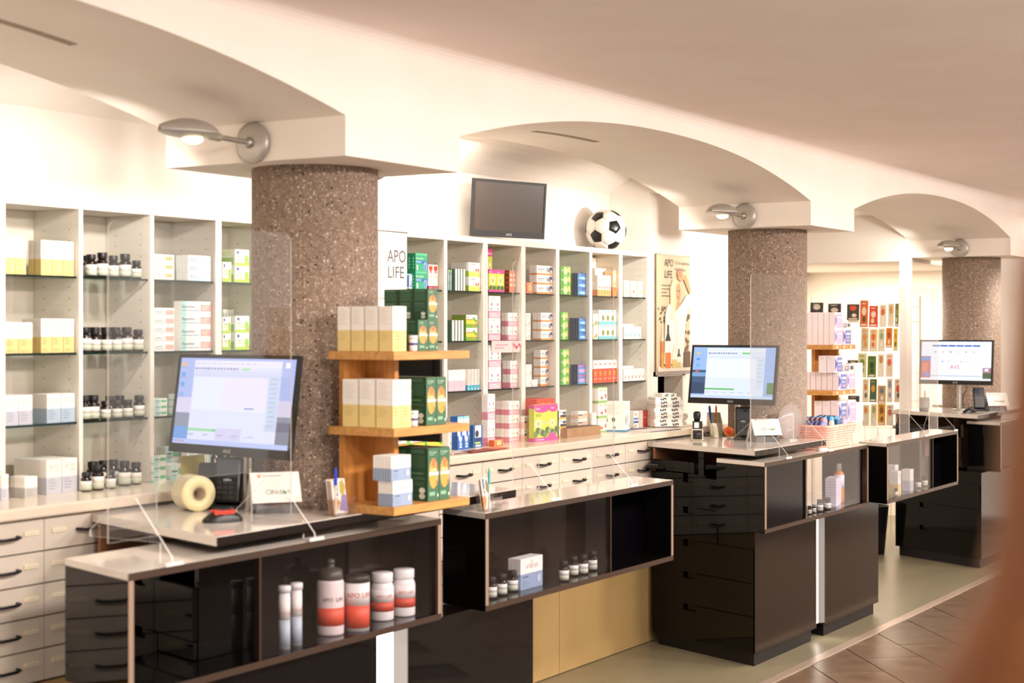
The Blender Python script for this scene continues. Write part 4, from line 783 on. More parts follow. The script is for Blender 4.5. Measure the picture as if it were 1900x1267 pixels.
def block(kind, desc, bay, sh, xl, xr, yt, nc=1, nr=1, nd=1, side=.07, inset=.02, group=None):
    (u, i), bn = BN[bay]; a, b, lev = BAY[(u, i)]; Y = SY + inset
    z0 = lev[sh] if sh < 3 else WZ
    X0, X1 = at_y(xl, 600, Y)[0], at_y(xr, 600, Y)[0]
    ztop = at_y((xl + xr) / 2, yt, Y)[2]
    if sh < 3: ztop = min(ztop, (1.99 if sh == 0 else lev[sh - 1] - .009))
    D = side if side < 2 else at_x(side, 600, X0)[1] - Y
    D = min(D, SB - .004 - Y if sh < 3 else SB - .004 - Y)
    if Y + D > SY - .004:
        wd = X1 - X0; c0, c1 = max(X0, a + .003), min(X1, b - .003)
        if c1 - c0 < .8 * wd and SY - .006 - Y > .012: D = SY - .006 - Y          # stands wholly in front of the uprights
        elif c1 - c0 < .5 * wd: c = min(max((X0 + X1) / 2, a + .003 + wd / 2), b - .003 - wd / 2); X0, X1 = c - wd / 2, c + wd / 2
        else: X0, X1 = c0, c1
    put_grid(kind, desc, SH[sh] + ', ' + bn, X0, Y, z0, (X1 - X0) / nc, D / nd, (ztop - z0) / nr, nc, nr, nd, group or 'cartons on the wall shelves')
B_ = block
# --- leftmost bay
B_('yellow', 'yellow-white carton of left pair', 'L0', 0, 9, 49, 442, 2, 1, 1, .09)
B_('yellow', 'yellow-white carton of right group', 'L0', 0, 76, 143, 447, 3, 1, 2, 52)
B_('yellow', 'yellow-white carton of left group', 'L0', 1, 9, 61, 598, 2, 1, 1, .1, .015)
B_('yellow', 'yellow-white carton of right group', 'L0', 1, 76, 142, 591, 3, 1, 2, 40, .018)
B_('paleblue', 'grey-white carton of left pair', 'L0', 2, 9, 61, 733, 2, 1, 1, .12, .012)
B_('skyblue', 'blue-white carton of right group', 'L0', 2, 87, 141, 730, 2, 1, 4, 57, .015)
B_('paleblue', 'tall white carton cut by frame', 'L0', 3, 3, 17, 880, 1, 1, 1, .03, -.045)
B_('greyw', 'low grey-white carton', 'L0', 3, 46, 70, 884, 1, 1, 4, 18, -.045)
B_('paleblue', 'large white-lilac carton', 'L0', 3, 86, 144, 851, 2, 1, 14, 25, -.018)
# --- third bay
B_('orangetag', 'white carton with orange tag', 'L2', 0, 287, 324, 472, 1, 3, 1, .12)
B_('bepablue', 'pale blue carton of right stack', 'L2', 0, 349, 393, 474, 1, 3, 4, 326, .015)
B_('bepapink', 'white-pink carton of left stack', 'L2', 1, 287, 324, 571, 1, 5, 1, .16, .015)
B_('bepanteal', 'white-pink carton with teal end', 'L2', 1, 336, 393, 559, 1, 4, 1, 322, .015)
B_('bepagreen', 'white-green carton of left stack', 'L2', 2, 287, 311, 739, 1, 3, 1, .1, .015)
B_('bepagreen', 'white-green carton of right stack', 'L2', 2, 336, 360, 731, 1, 3, 4, 312, .02)
B_('bepagreen', 'white-green flat carton', 'L2', 3, 285, 309, 845, 1, 3, 1, .09, -.02)
B_('bepagreen', 'white-green carton behind the low one', 'L2', 3, 309, 333, 829, 1, 2, 1, .05, .11)
B_('bepagreen', 'low white-green carton', 'L2', 3, 317, 345, 861, 1, 1, 1, .06, -.005)
B_('bepatall', 'tall teal-white carton', 'L2', 3, 347, 398, 833, 3, 1, 1, 336, .02)
# --- bay left of the column
B_('vigor', 'green-white carton of left stack', 'L3', 0, 413, 430, 486, 1, 1, 1, .12)
B_('vigor', 'green-white carton of right stack', 'L3', 0, 436, 463, 463, 1, 2, 2, .16, .015)
B_('vigor', 'green-white carton of left stack', 'L3', 1, 413, 429, 588, 1, 2, 1, .14, .015)
B_('vigor', 'green-white carton of right stack', 'L3', 1, 437, 463, 586, 1, 2, 2, .16, .015)
B_('vigor', 'small green carton behind the stacks', 'L3', 1, 414, 446, 574, 4, 1, 1, .018, .18)
# --- bay by the banner
B_('greenbox', 'green carton with blue band', 'R1', 0, 771, 793, 470, 1, 2, 2, 755, .01)
B_('bluewhite', 'blue-white carton', 'R1', 0, 760, 765, 508, 1, 1, 1, .03, -.0015)
B_('redribbon', 'white carton with red bow', 'R1', 0, 795, 816, 491, 2, 1, 1, .03, .03)
B_('mouth', 'blue mouthwash carton', 'R2', 3, 849, 871, 772, 2, 1, 1, .04, -.07)
B_('whitegreen', 'white-green slim carton', 'R2', 3, 832, 846, 800, 2, 1, 1, .03, -.04)
B_('herb', 'yellow-green low carton', 'R1', 3, 738, 822, 808, 3, 1, 1, .06, -.07)
B_('bluestand', 'blue display carton', 'R2', 3, 878, 896, 789, 1, 1, 1, .05, -.06)
# --- second bay
B_('brush', 'dark toothbrush pack', 'R2', 0, 831, 839, 500, 2, 1, 1, .03)
B_('spine', 'narrow white-spined carton', 'R2', 0, 844, 864, 499, 4, 1, 1, .10, .01)
B_('moviprep', 'white carton with red fruit', 'R2', 0, 870, 891, 487, 1, 2, 1, .10, .012)
B_('moviprep', 'white carton in the back row', 'R2', 0, 838, 856, 489, 1, 1, 1, .06, .12)
B_('spine', 'narrow white-spined carton', 'R2', 1, 838, 861, 594, 4, 1, 1, .10, .01)
B_('herb', 'yellow-green carton', 'R2', 1, 865, 886, 584, 1, 2, 1, .08, .02)
B_('pinkslim', 'white-pink carton', 'R2', 2, 832, 864, 686, 3, 1, 1, .06)
B_('orslim', 'slim white-orange carton', 'R2', 2, 867, 890, 685, 4, 1, 1, .10, .015)
# --- third bay
B_('stilaxx', 'yellow-pink carton', 'R3', 0, 907, 936, 500, 2, 1, 1, .08, .015)
B_('stilaxx', 'upper yellow-pink carton', 'R3', 0, 904, 914, 461, 1, 1, 1, .08, .12)
B_('brownred', 'brown-salmon carton', 'R3', 0, 945, 965, 502, 2, 1, 1, 936, .03)
B_('pinkwhite', 'pink-white carton of left stack', 'R3', 1, 907, 929, 549, 1, 2, 1, .06, .015)
B_('pinkflat', 'flat pink-white carton', 'R3', 1, 943, 965, 580, 1, 2, 2, 930, .02)
B_('pinkwhite', 'pink-white carton of left stack', 'R3', 2, 907, 930, 640, 1, 2, 1, .06, .012)
B_('pinkflat', 'pink-white carton of right stack', 'R3', 2, 947, 967, 669, 1, 2, 2, 932, .02)
B_('pinkwhite', 'tall pink-white carton', 'R3', 3, 905, 919, 731, 1, 2, 1, .06, -.04)
B_('pinkflat', 'pink-white carton of right stack', 'R3', 3, 945, 964, 744, 1, 3, 3, 919, -.02)
B_('orangesmall', 'small orange-white carton', 'R3', 3, 917, 934, 816, 1, 1, 1, .03, -.10)
# --- fourth bay
B_('orangesmall', 'orange carton', 'R4', 0, 977, 989, 524, 1, 1, 1, .06, .015)
B_('boxerblue', 'white-blue carton', 'R4', 0, 996, 1031, 493, 1, 3, 2, 982, .02)
B_('plainw', 'white carton of left stack', 'R4', 1, 976, 985, 581, 1, 2, 1, .05, .015)
B_('boxerblue', 'white-blue carton', 'R4', 1, 1004, 1029, 580, 1, 3, 2, 988, .02)
B_('plainw', 'white carton of left stack', 'R4', 2, 976, 987, 676, 1, 2, 1, .04, .012)
B_('plainw', 'small low white carton', 'R4', 2, 988, 998, 704, 1, 1, 1, .03, .012)
B_('boxerblue', 'white-blue carton', 'R4', 2, 1003, 1030, 649, 1, 4, 2, 990, .045)
B_('peach', 'small peach carton', 'R4', 3, 973, 983, 772, 1, 2, 1, .04, -.04)
B_('bigred', 'large red carton', 'R4', 3, 993, 1030, 740, 1, 1, 1, .13, -.06)
B_('stilbig', 'large yellow-pink display carton', 'R4', 3, 991, 1035, 750, 1, 1, 1, .03, -.10)
# --- fifth bay
B_('vitgreen', 'green carton', 'R5', 0, 1040, 1059, 494, 1, 3, 1, .1, .012)
B_('tantumblue', 'blue carton', 'R5', 0, 1072, 1089, 507, 1, 3, 2, 1060, .02)
B_('vitgreen', 'green carton', 'R5', 1, 1040, 1054, 579, 1, 3, 1, .1, .012)
B_('tantumblue', 'blue carton', 'R5', 1, 1074, 1090, 590, 1, 3, 3, 1056, .02)
B_('vitgreen', 'green carton', 'R5', 2, 1040, 1056, 648, 1, 4, 1, .1, .012)
B_('tantumpink', 'blue-violet carton', 'R5', 2, 1072, 1088, 676, 1, 2, 2, 1058, .02)
B_('blackyellow', 'white carton with yellow stripe', 'R5', 3, 1037, 1051, 761, 1, 3, 1, .07, -.055)
B_('peach', 'peach-white carton', 'R5', 3, 1073, 1090, 763, 1, 3, 2, 1058, -.01)
# --- sixth bay
B_('tulip', 'large white carton with tulips', 'R6', 0, 1109, 1134, 511, 1, 1, 1, .05, .015)
B_('tulip', 'flat tulip carton lying behind', 'R6', 0, 1104, 1134, 498, 1, 1, 1, .05, .075)
B_('tulip', 'small tulip carton behind, tall', 'R6', 0, 1093, 1108, 478, 1, 1, 1, .04, .135)
B_('tulipred', 'orange tulip carton', 'R6', 0, 1137, 1148, 502, 1, 1, 1, .05, .015)
B_('cactus', 'white carton with green pods', 'R6', 1, 1111, 1147, 575, 1, 2, 1, .06, .015)
B_('orangefruit', 'white-orange carton', 'R6', 1, 1101, 1110, 582, 1, 2, 1, .06, .015)
B_('redcap', 'red-white carton', 'R6', 2, 1101, 1148, 668, 5, 1, 1, .07, .012)
B_('applebox', 'white-green drum carton', 'R6', 3, 1110, 1127, 718, 1, 3, 1, .06, -.02)
B_('whitegreen', 'slim white carton', 'R6', 3, 1099, 1107, 766, 1, 1, 1, .05, -.02)
B_('purple', 'purple carton', 'R6', 3, 1129, 1146, 774, 1, 1, 1, .05, -.01)
# --- last bay
B_('whitetube', 'white carton with yellow dot', 'R7', 0, 1158, 1168, 520, 1, 1, 1, .04, .02)
B_('whitetubered', 'white carton with orange dot', 'R7', 0, 1172, 1180, 521, 1, 1, 1, .04, .02)
B_('whitetube', 'narrow white carton', 'R7', 0, 1185, 1193, 522, 1, 1, 1, .04, .02)
B_('toothp', 'white carton', 'R7', 1, 1158, 1190, 606, 4, 1, 1, .05, .015)
B_('toothp', 'white carton of back row', 'R7', 1, 1163, 1198, 601, 4, 1, 1, .05, .08)
B_('swatch', 'white carton with pink dot', 'R7', 2, 1157, 1197, 684, 6, 1, 1, .05, .015)
B_('swatch', 'white carton of back row', 'R7', 2, 1162, 1199, 678, 5, 1, 1, .05, .08)
B_('bluestripe', 'white carton with blue stripes', 'R7', 3, 1176, 1185, 763, 1, 1, 1, .06, -.03)
B_('redwhite', 'red carton', 'R7', 3, 1193, 1202, 761, 1, 1, 1, .1, -.01)
def lone(kind, label, X, Y, Z, w, d, h, rz, cat='box', name='carton', group=None):
    o = link(name, carton_mesh(kind, w, d, h), None, (X, Y, Z + .0003)); o.rotation_euler = (0, 0, rz); return tag(o, label, cat, group)
p = at_z(1168, 801, WZ)
lone('deviceb', 'large white device carton with blue base standing turned on the worktop', p[0] + .005, p[1] + .085, WZ, .10, .13, .155, math.radians(14))
p = at_z(1236, 792, WZ)
for r in range(9):
    o = lone('flatlogo', f'flat white carton with two black squares, {"lowest" if r == 0 else "topmost" if r == 8 else LAY[r] + " from the bottom"} of the stack', p[0] + .005 * ((r * 7) % 3 - 1) - .01, p[1] + .0 + .004 * ((r * 5) % 3 - 1), WZ + .006 + r * .0196, .165 if r < 7 else (.15 if r == 7 else .085), .09, .0192, math.radians(-38), name='flat_carton', group='flat white cartons below the poster')

# ================================================================== BOTTLES, TUBS
BROWN = mat('dark_bottle_glass', '#1d110c', .12); CAPB = mat('black_cap', '#141212', .4)
LABW = mat('label_white', '#f4efe8', .6); LABS = mat('label_sage', '#c6cbb8', .6)
def bottle_proto(h, r):
    root = thing('pill_bottle', None, 'bottle'); hb = h * .74
    m = MB(); m.lathe([(r * .9, 0), (r, .003), (r, hb * .84), (r * .93, hb * .92), (r * .62, hb), (r * .62, hb + .004)], BROWN, n=18); m.build('glass_body', root)
    m = MB(); m.lathe([(r * .8, hb + .001), (r * .83, hb + .003), (r * .83, h - .002), (r * .77, h)], CAPB, n=20); m.build('cap', root)
    m = MB(); m.lathe([(r * 1.01, hb * .42), (r * 1.01, hb * .74)], LABW, n=18); m.lathe([(r * 1.01, hb * .1), (r * 1.01, hb * .42)], LABS, n=18); m.build('label', root)
    return root
PB = {}
def bottle(size, x, y, z, lab, group):
    h, r = {'b': (.083, .0205), 'm': (.075, .019), 's': (.062, .0175), 'j': (.075, .025), 'k': (.043, .011)}[size]
    if size not in PB: PB[size] = o = bottle_proto(h, r)
    else: o = copy_tree(PB[size])
    o.location = (x, y, z + .0003); o.rotation_euler = (0, 0, random.uniform(-.4, .4)); tag(o, lab, 'bottle', group); return o
rows = [(0, .03, [(169, 'm'), (190, 'b'), (210, 'm'), (232, 'b'), (253, 's')]), (0, .10, [(163, 'm')]),
        (1, .03, [(158, 'b'), (176, 'm'), (197, 'm'), (216, 'm'), (235, 'b'), (256, 'm')]), (1, .085, [(176, 'b'), (196, 'b'), (214, 'b')]),
        (2, .03, [(157, 'b'), (173, 'b'), (196, 's'), (217, 's'), (237, 's'), (258, 'm')]), (2, .085, [(204, 'm'), (222, 'm')]),
        (3, -.045, [(160, 's'), (181, 'b'), (205, 's')]), (3, -.01, [(231, 'b'), (252, 'm')]), (3, .06, [(172, 'b'), (192, 'b'), (210, 'b')])]
for sh, ins, L in rows:
    z = (1.775, 1.526, 1.30, WZ)[sh]
    for i, (px, sz) in enumerate(L):
        X = at_y(px, 600, SY + ins)[0]; X = max(X, 3.792) if sh < 3 else X
        sz_ = 'tall' if sz == 'b' else 'middling' if sz == 'm' else 'short'; rw = 'back row, ' if ins > .05 else 'set-back pair, ' if (sh, ins) == (3, -.01) else ''
        bottle(sz, X, SY + ins, z, f"{sz_} brown pill bottle, {rw}{['first', 'second', 'third', 'fourth', 'fifth', 'sixth'][i]} from left, {SH[sh]}, second bay", 'brown pill bottles in the second bay')
# ---------------------------------------------------------------- contents of the display counters
ZI = ZB0 + .0202
def spot(px, py): return at_z(px, py, ZI)
def jar(name, label, p, prof, cap, bodym, capm, bands, txt=None, cat='jar', group=None):
    t = thing(name, label, cat, (p[0], p[1], ZI + .0003), 0, group)
    m = MB(); m.lathe(prof, bodym, n=24); m.build('body', t); m = MB(); m.lathe(cap, capm, n=24); m.build('lid', t)
    m = MB()
    for r, z0, z1, c in bands: m.lathe([(r, z0), (r, z1)], P(c), n=24)
    if txt:
        r, z, s_, c, wds = txt; a0 = math.atan2(-p[1], -p[0]) + .25; x_, y_ = math.cos(a0), math.sin(a0); ux = Vector((-y_, x_, 0)); o = Vector((x_, y_, 0)) * (r + .0008) + Vector((0, 0, z))
        w = text_geo(wds)[2] * s_
        v, f, _ = text_geo(wds)
        m.add([(math.cos(a0 + (x * s_ - w / 2) / r) * (r + .0006), math.sin(a0 + (x * s_ - w / 2) / r) * (r + .0006), z + y * s_) for x, y in v], f, P(c))
    m.build('label', t); return t
WHT = mat('white_hdpe', '#f2eeec', .35); FROST = mat('frosted_bottle', '#ead9d6', .35); RED = '#e2583e'
for i, (px, py) in enumerate(((528, 1203), (550, 1196))):
    jar('tablet_tube', f'white effervescent tablet tube with pale blue foot, {["left", "right"][i]} of the pair', spot(px, py), [(.0165, 0), (.0165, .165)], [(.019, .165), (.019, .182), (.017, .184)], WHT, WHT, [(.0168, .005, .085, '#b9c3cf'), (.0168, .085, .15, '#f3ece6')], (.017, .10, .014, '#c98a7a', 'APO LIFE'), 'tube', 'tablet tubes in the nearest display')
jar('sports_bottle', 'frosted sports bottle with red panel and dark cap', spot(613, 1176), [(.04, 0), (.042, .006), (.042, .16), (.038, .168)], [(.038, .168), (.04, .172), (.036, .198), (.02, .204), (.012, .206), (.012, .218), (.014, .221), (.011, .23)], FROST, mat('olive_cap', '#4a463e', .4), [(.0424, .03, .085, RED)], (.0426, .105, .017, '#5a4a48', 'APO  LIFE'), 'bottle')
jar('powder_tin', 'white and red powder tin with dark lid beside the sports bottle', spot(662, 1168), [(.04, 0), (.04, .15)], [(.041, .15), (.041, .168), (.039, .17)], WHT, mat('dark_lid', '#3f3b34', .4), [(.0404, .01, .08, '#e0573c'), (.0404, .08, .145, '#f4ece8')], (.0408, .105, .022, '#cc6a5a', 'APO LIFE'), 'tin')
for i, (px, py) in enumerate(((709, 1149), (749, 1141))):
    jar('supplement_tub', f'white supplement tub with red label, {["left", "right"][i]} of the pair', spot(px, py), [(.036, 0), (.038, .005), (.038, .105), (.033, .118), (.031, .122)], [(.034, .122), (.035, .125), (.035, .15), (.033, .152)], WHT, WHT, [(.0384, .03, .06, '#cf4f3a'), (.0384, .06, .1, '#f1e9e6')], (.0388, .075, .014, '#cc6a5a', 'APO LIFE'), 'tub', 'red-labelled tubs')
m = MB(); m.box(0, .07, -.02, .02, 0, .0012, P('#e8e6f2')); tag(m.build('price_card', loc=spot(490, 1190) + Vector((.0, .02, .0004))), 'small white card lying left of the tablet tubes', 'card')
for i, (px, py, sz) in enumerate(((912, 1110, 's'), (931, 1104, 'm'), (951, 1097, 'm'), (1047, 1078, 'm'), (1064, 1068, 'm'), (1082, 1065, 'm'), (1099, 1058, 'm'))):
    p = spot(px, py)
    bottle('m', p[0], max(min(p[1], 3.115), 2.995), ZI, ['dark bottle at the left end beside the pane frame', 'dark bottle second from left, left of the blue carton', 'dark bottle just left of the blue carton', 'dark bottle just right of the blue carton', 'second dark bottle right of the blue carton', 'third dark bottle right of the blue carton', 'last dark bottle right of the blue carton'][i], 'bottles in the second display counter')
p = spot(967, 1096)
for k in range(5): lone('blue', f'blue and white carton in the display, {ORD[k]} of five standing', p[0] + .075, p[1] + .006 + k * .0105, ZI, .155, .0098, .112, 0, group='cartons in the second display counter')
for i, (px, py, sz) in enumerate(((1502, 954, 'k'), (1510, 951, 'k'), (1521, 949, 's'), (1536, 945, 's'))):
    p = spot(px, py); bottle('k' if i < 2 else 's', p[0], max(min(p[1], 3.11), 3.0), ZI, ['tiny bottle at the left of the pink-basket display', 'second tiny bottle in the pink-basket display', 'short bottle left of the lilac cartons, first', 'short bottle touching the lilac cartons'][i], 'bottles in the third display counter')
p = spot(1550, 939)
for k in range(3): lone('lilacbox', f'tall lilac-white carton in the third display, {ORD[k]} from left', p[0] + .028 + k * .05, 3.07 + .012 * k, ZI, .043, .06, .145, 0, group='cartons in the third display counter')
jar('spray_bottle', 'white and orange spray bottle with clear cap beside the lilac cartons', (p[0] + .215, 3.10, 0), [(.027, 0), (.028, .004), (.028, .15), (.02, .165), (.013, .168)], [(.013, .168), (.013, .205), (.011, .208)], mat('orange_oil', '#e2904a', .2), clear('cap_clear', (.9, .9, .92), 1.4, .05, .3), [(.0283, .075, .148, '#f0ecf0')], None, 'bottle')
def c2b(px): return at_y(px, 900, 2.99)[0]
lone('yellow', 'yellow-white carton in the right-hand display, front', c2b(1653), 2.965, ZI, .058, .05, .135, 0, group='cartons in the fourth display counter')
lone('yellow', 'taller yellow-white carton behind the front one, right-hand display', c2b(1664) + .02, 3.022, ZI, .062, .05, .158, 0, group='cartons in the fourth display counter')
lone('paleblue', 'lilac-white carton in the right-hand display, middle', c2b(1681), 2.98, ZI, .065, .05, .125, 0, group='cartons in the fourth display counter')
for i, px in enumerate((1698, 1710)): bottle('s', c2b(px) + .01, 2.975, ZI, ['left one of two short bottles in the right-hand display', 'right one of two short bottles in the right-hand display'][i], 'bottles in the fourth display counter')
bottle('k', c2b(1646) + .004, 2.94, ZI, 'tiny bottle at the left of the right-hand display', 'bottles in the fourth display counter')
t = thing('pouch', 'maroon knitted pouch hanging by strings in the right-hand display', 'bag', (c2b(1719) + .02, 3.0, .94))
m = MB(); m.box(-.045, .045, -.008, .008, -.105, 0, noisy('maroon_knit', [(.3, '#4f2f36'), (.7, '#6d454a')], 60, .9)); m.build('cloth', t)
for x_ in (-.03, 0, .028): m = MB(); m.tube([(x_, 0, -.105), (x_ - .004, .002, -.18), (x_ - .012, 0, -.25)], .0018, mat('string_dark', '#4a3a34', .8), 5); m.build('string', t)

# ================================================================== OAK DISPLAY STANDS
def stand(label, piv, rz, lv, wd, dp, tags=False, u0=.02, u1=.128):
    t = thing('display_stand', label, 'stand', (piv[0], piv[1], lv[0]), rz, 'oak tabletop stands')
    for i, z in enumerate(lv):
        m = MB(); m.box(0, wd, 0, dp, z - lv[0], z - lv[0] + .026, OAK); b = m.build('board', t, bevel=.0015)
        if tags:
            for k in range(3): m = MB(); m.box(wd * (.16 + .3 * k), wd * (.16 + .3 * k) + .018, -.001, -.0002, z - lv[0] + .005, z - lv[0] + .021, P('#f6f2ec')); m.build('price_tag', b)
    for a, b in zip(lv, list(lv[1:])):
        m = MB(); m.box(u0, u1, dp * .82, dp * .82 + .02, a + .026 - lv[0], b - lv[0], OAKD); m.build('upright', t)
        m = MB(); m.box(u1, u1 + .02, dp * .38, dp * .82 + .02, a + .026 - lv[0], b - lv[0], OAKD); m.build('upright', t)
    return t
R1 = math.radians(-3); P1 = (4.02, 2.903); LV = (ZD, 1.271, 1.507)
stand('oak tabletop stand of three boards loaded with green and yellow cartons', P1, R1, LV, .392, .265)
def on1(kind, desc, lev, x0, y0, w, d, h, nc, nr, nd, where, dz=0):
    ca, sa = math.cos(R1), math.sin(R1)
    put_grid(kind, desc, where, P1[0] + x0, P1[1] + y0, LV[lev] + .0265 + dz, w, d, h, nc, nr, nd, 'cartons on the oak stands', R1, P1)
TB, MBo, BB = 'top board, oak stand', 'middle board, oak stand', 'bottom board, oak stand'
on1('yellow', 'yellow-white carton', 2, .008, .012, .07, .056, .14, 1, 1, 4, TB)
on1('immun', 'small green carton', 2, .158, .03, .0525, .062, .0985, 2, 1, 3, TB)
on1('immun', 'raised small green carton', 2, .2105, .032, .0525, .060, .0985, 1, 1, 3, TB, .0987)
on1('yellow', 'tall yellow-white carton', 1, .006, .010, .0465, .068, .149, 2, 1, 3, MBo)
on1('immun', 'large green carton', 1, .19, .022, .053, .072, .152, 2, 1, 3, MBo)
on1('blue', 'blue-white carton of lower pile', 0, .012, .014, .098, .0085, .078, 1, 1, 7, BB)
on1('blue', 'blue-white carton of upper pile', 0, .004, .014, .098, .0105, .0775, 1, 1, 7, BB, .0785)
on1('immun', 'largest green carton', 0, .196, .02, .0585, .078, .168, 2, 1, 2, BB)
def tub(label, x, y, z):
    t = thing('cream_tub', label, 'tub', (x, y, z + .0003), 0, 'small white tubs on the oak stand')
    m = MB(); m.lathe([(.0115, 0), (.0128, .002), (.0138, .038)], WHT, n=18); m.build('body', t)
    m = MB(); m.lathe([(.0146, .038), (.0146, .048), (.0135, .049)], WHT, n=18); m.build('lid', t)
    m = MB(); m.lathe([(.0134, .018), (.0136, .026)], P('#5a4a8a'), n=18); m.build('label', t)
ca, sa = math.cos(R1), math.sin(R1)
for lab, x, y, l in (('small white tub on the top board beside the green cartons', .125, .024, 2), ('small white tub on the middle board between yellow and green cartons', .135, .03, 1)):
    tub(lab, P1[0] + x * ca - y * sa, P1[1] + x * sa + y * ca, LV[l] + .0265)
P2 = (8.835, 3.292); LV2 = (ZD, 1.224, 1.487); G2 = 'cartons on the oak stands'
stand('oak tabletop stand behind the pink basket with small lilac cartons', P2, 0, LV2, .38, .255, True, .26, .34)
def on2(kind, desc, lev, xl, xr, h, nr, nd, d, where, dz=0):
    X0, X1 = at_y(xl, 600, 3.30)[0], at_y(xr, 600, 3.30)[0]
    put_grid(kind, desc, where, max(X0, P2[0] + .002), 3.30, LV2[lev] + .0265 + dz, X1 - max(X0, P2[0] + .002), d, h, 1, nr, nd, G2)
TB2, MB2, BB2 = 'top board behind basket', 'middle board behind basket', 'bottom board behind basket'
on2('pinklilac', 'white-lilac carton', 2, 1549, 1563, .094, 2, 7, .0345, TB2)
on2('violetw', 'blue-lilac carton', 2, 1564, 1579, .094, 1, 1, .04, TB2)
on2('photobox', 'low pale carton with dark pictures', 2, 1563.5, 1579, .036, 1, 1, .04, TB2, .0942)
on2('whitegrid', 'plain white carton', 2, 1580, 1595, .131, 1, 1, .06, TB2)
on2('violetw', 'blue-lilac carton', 1, 1555, 1571, .102, 1, 7, .034, MB2)
on2('pinklilac', 'rose-lilac carton', 1, 1572, 1586, .102, 1, 1, .05, MB2)
on2('whitegrid', 'plain white carton', 1, 1587, 1601, .152, 1, 1, .06, MB2)
on2('violetw', 'raised blue-lilac carton', 1, 1549, 1563, .098, 1, 2, .05, MB2, .1022)
on2('photobox', 'low pale carton with dark pictures', 1, 1565, 1586, .045, 1, 1, .04, MB2, .1022)
on2('violetw', 'blue-lilac carton', 0, 1556, 1571, .13, 1, 3, .05, BB2)
on2('pinklilac', 'rose-lilac carton', 0, 1573, 1588, .13, 1, 1, .05, BB2)
on2('whitegrid', 'plain white carton', 0, 1589, 1602, .11, 1, 1, .06, BB2)

# ================================================================== WALL ITEMS
t = thing('banner', 'white hanging banner with gold figure and leaf picture beside the column', 'banner', (5.24, 3.93, 1.35))
m = MB(); m.box(0, .294, 0, .004, 0, .655, P('#f5f1ec')); m.build('sheet', t)
m = MB(); m.tube([(-.003, .002, .658), (.297, .002, .658)], .005, SILVER, 8); m.build('rail', t)
m = MB(); o = (0, -.0004, 0)
m.text('APO', (.155, -.0004, .53), (1, 0, 0), (0, 0, 1), .075, P('#5a5450'), 'l', .13); m.text('LIFE', (.155, -.0004, .465), (1, 0, 0), (0, 0, 1), .07, P('#5a5450'), 'l', .125)
gold = P('#d9cfc0'); m.ell(o, (1, 0, 0), (0, 0, 1), .118, .605, .012, .014, gold)
for sg in (-1, 1): m.poly(o, (1, 0, 0), (0, 0, 1), [(.12, .45), (.12, .475), (.12 + sg * .022, .575), (.12 + sg * .032, .585), (.12 + sg * .038, .57), (.12 + sg * .03, .56)][::sg], gold)
for i, wv in enumerate((.19, .13, .09, .14)): m.rect(o, (1, 0, 0), (0, 0, 1), .085, .085 + wv, .375 - i * .035, .382 - i * .035, P('#b9b3ab'))
for i in range(26): 
    a, b = random.uniform(.0, .28), random.uniform(.0, .16); m.ell((0, -.0004 - i * .00003, 0), (1, 0, 0), (0, 0, 1), a, b, .012, .03, P(random.choice(['#b9b596', '#8f8f6a', '#d6d0b4', '#a3a07a'])), 10)
m.build('print', t)
# poster
PX0, PX1, PZ0, PZ1 = 7.905, 8.32, 1.372, 2.012
t = thing('poster', 'beige poster of a person in white raising an arm over bottles', 'poster', (PX0, 3.948, PZ0)); pw, ph = PX1 - PX0, PZ1 - PZ0
m = MB(); m.box(0, pw, 0, .004, 0, ph, P('#d9c2a0')); m.build('sheet', t)
m = MB(); m.box(-.003, pw + .003, -.003, .006, -.02, 0, SILVER); m.box(-.003, pw + .003, -.003, .006, ph, ph + .008, SILVER); m.build('rail', t)
m = MB(); layer = [0]
def pl(pts, c):
    layer[0] += 1; m.poly((0, -.0003 - layer[0] * .00012, 0), (pw, 0, 0), (0, 0, ph), pts, P(c))
def el(cx, cy, rx, ry, c):
    layer[0] += 1; m.ell((0, -.0003 - layer[0] * .00012, 0), (pw, 0, 0), (0, 0, ph), cx, cy, rx, ry, P(c))
random.seed(3)
for i in range(22): el(random.uniform(.04, .3), random.uniform(.42, .56), .02, .012, '#6a5a44')
for i in range(22): el(random.uniform(.78, .98), random.uniform(.14, .48), .03, .018, '#7a664c')
pl([(0, 0), (1, 0), (1, .05), (.7, .06), (0, .04)], '#e9dcc8')
pl([(.38, .40), (.36, .72), (.44, .79), (.52, .80), (.60, .78), (.62, .7), (.56, .55), (.5, .38)], '#e6cfa6')
pl([(.78, .82), (.70, .87), (.62, .84), (.6, .80), (.7, .78), (.78, .8), (.95, .68), (1, .64), (1, .72), (.86, .84)], '#dca274')
el(.66, .845, .08, .035, '#d28a5a'); el(.615, .68, .07, .085, '#dc9a6c'); pl([(.56, .6), (.66, .6), (.66, .52), (.54, .52)], '#d8966a')
el(.64, .695, .02, .008, '#6a4030'); el(.6, .64, .025, .007, '#a8503c'); el(.57, .70, .015, .006, '#6a4030')
pl([(.18, .06), (.22, .5), (.3, .57), (.38, .58), (.5, .50), (.62, .55), (.74, .60), (.86, .66), (1, .68), (1, .62), (.86, .46), (.8, .3), (.78, .06)], '#f3ede4')
pl([(.38, .45), (.38, .7), (.46, .78), (.5, .7), (.47, .5), (.44, .42)], '#ecd9b4'); pl([(.5, .5), (.56, .48), (.6, .1), (.56, .1)], '#e4dacb')
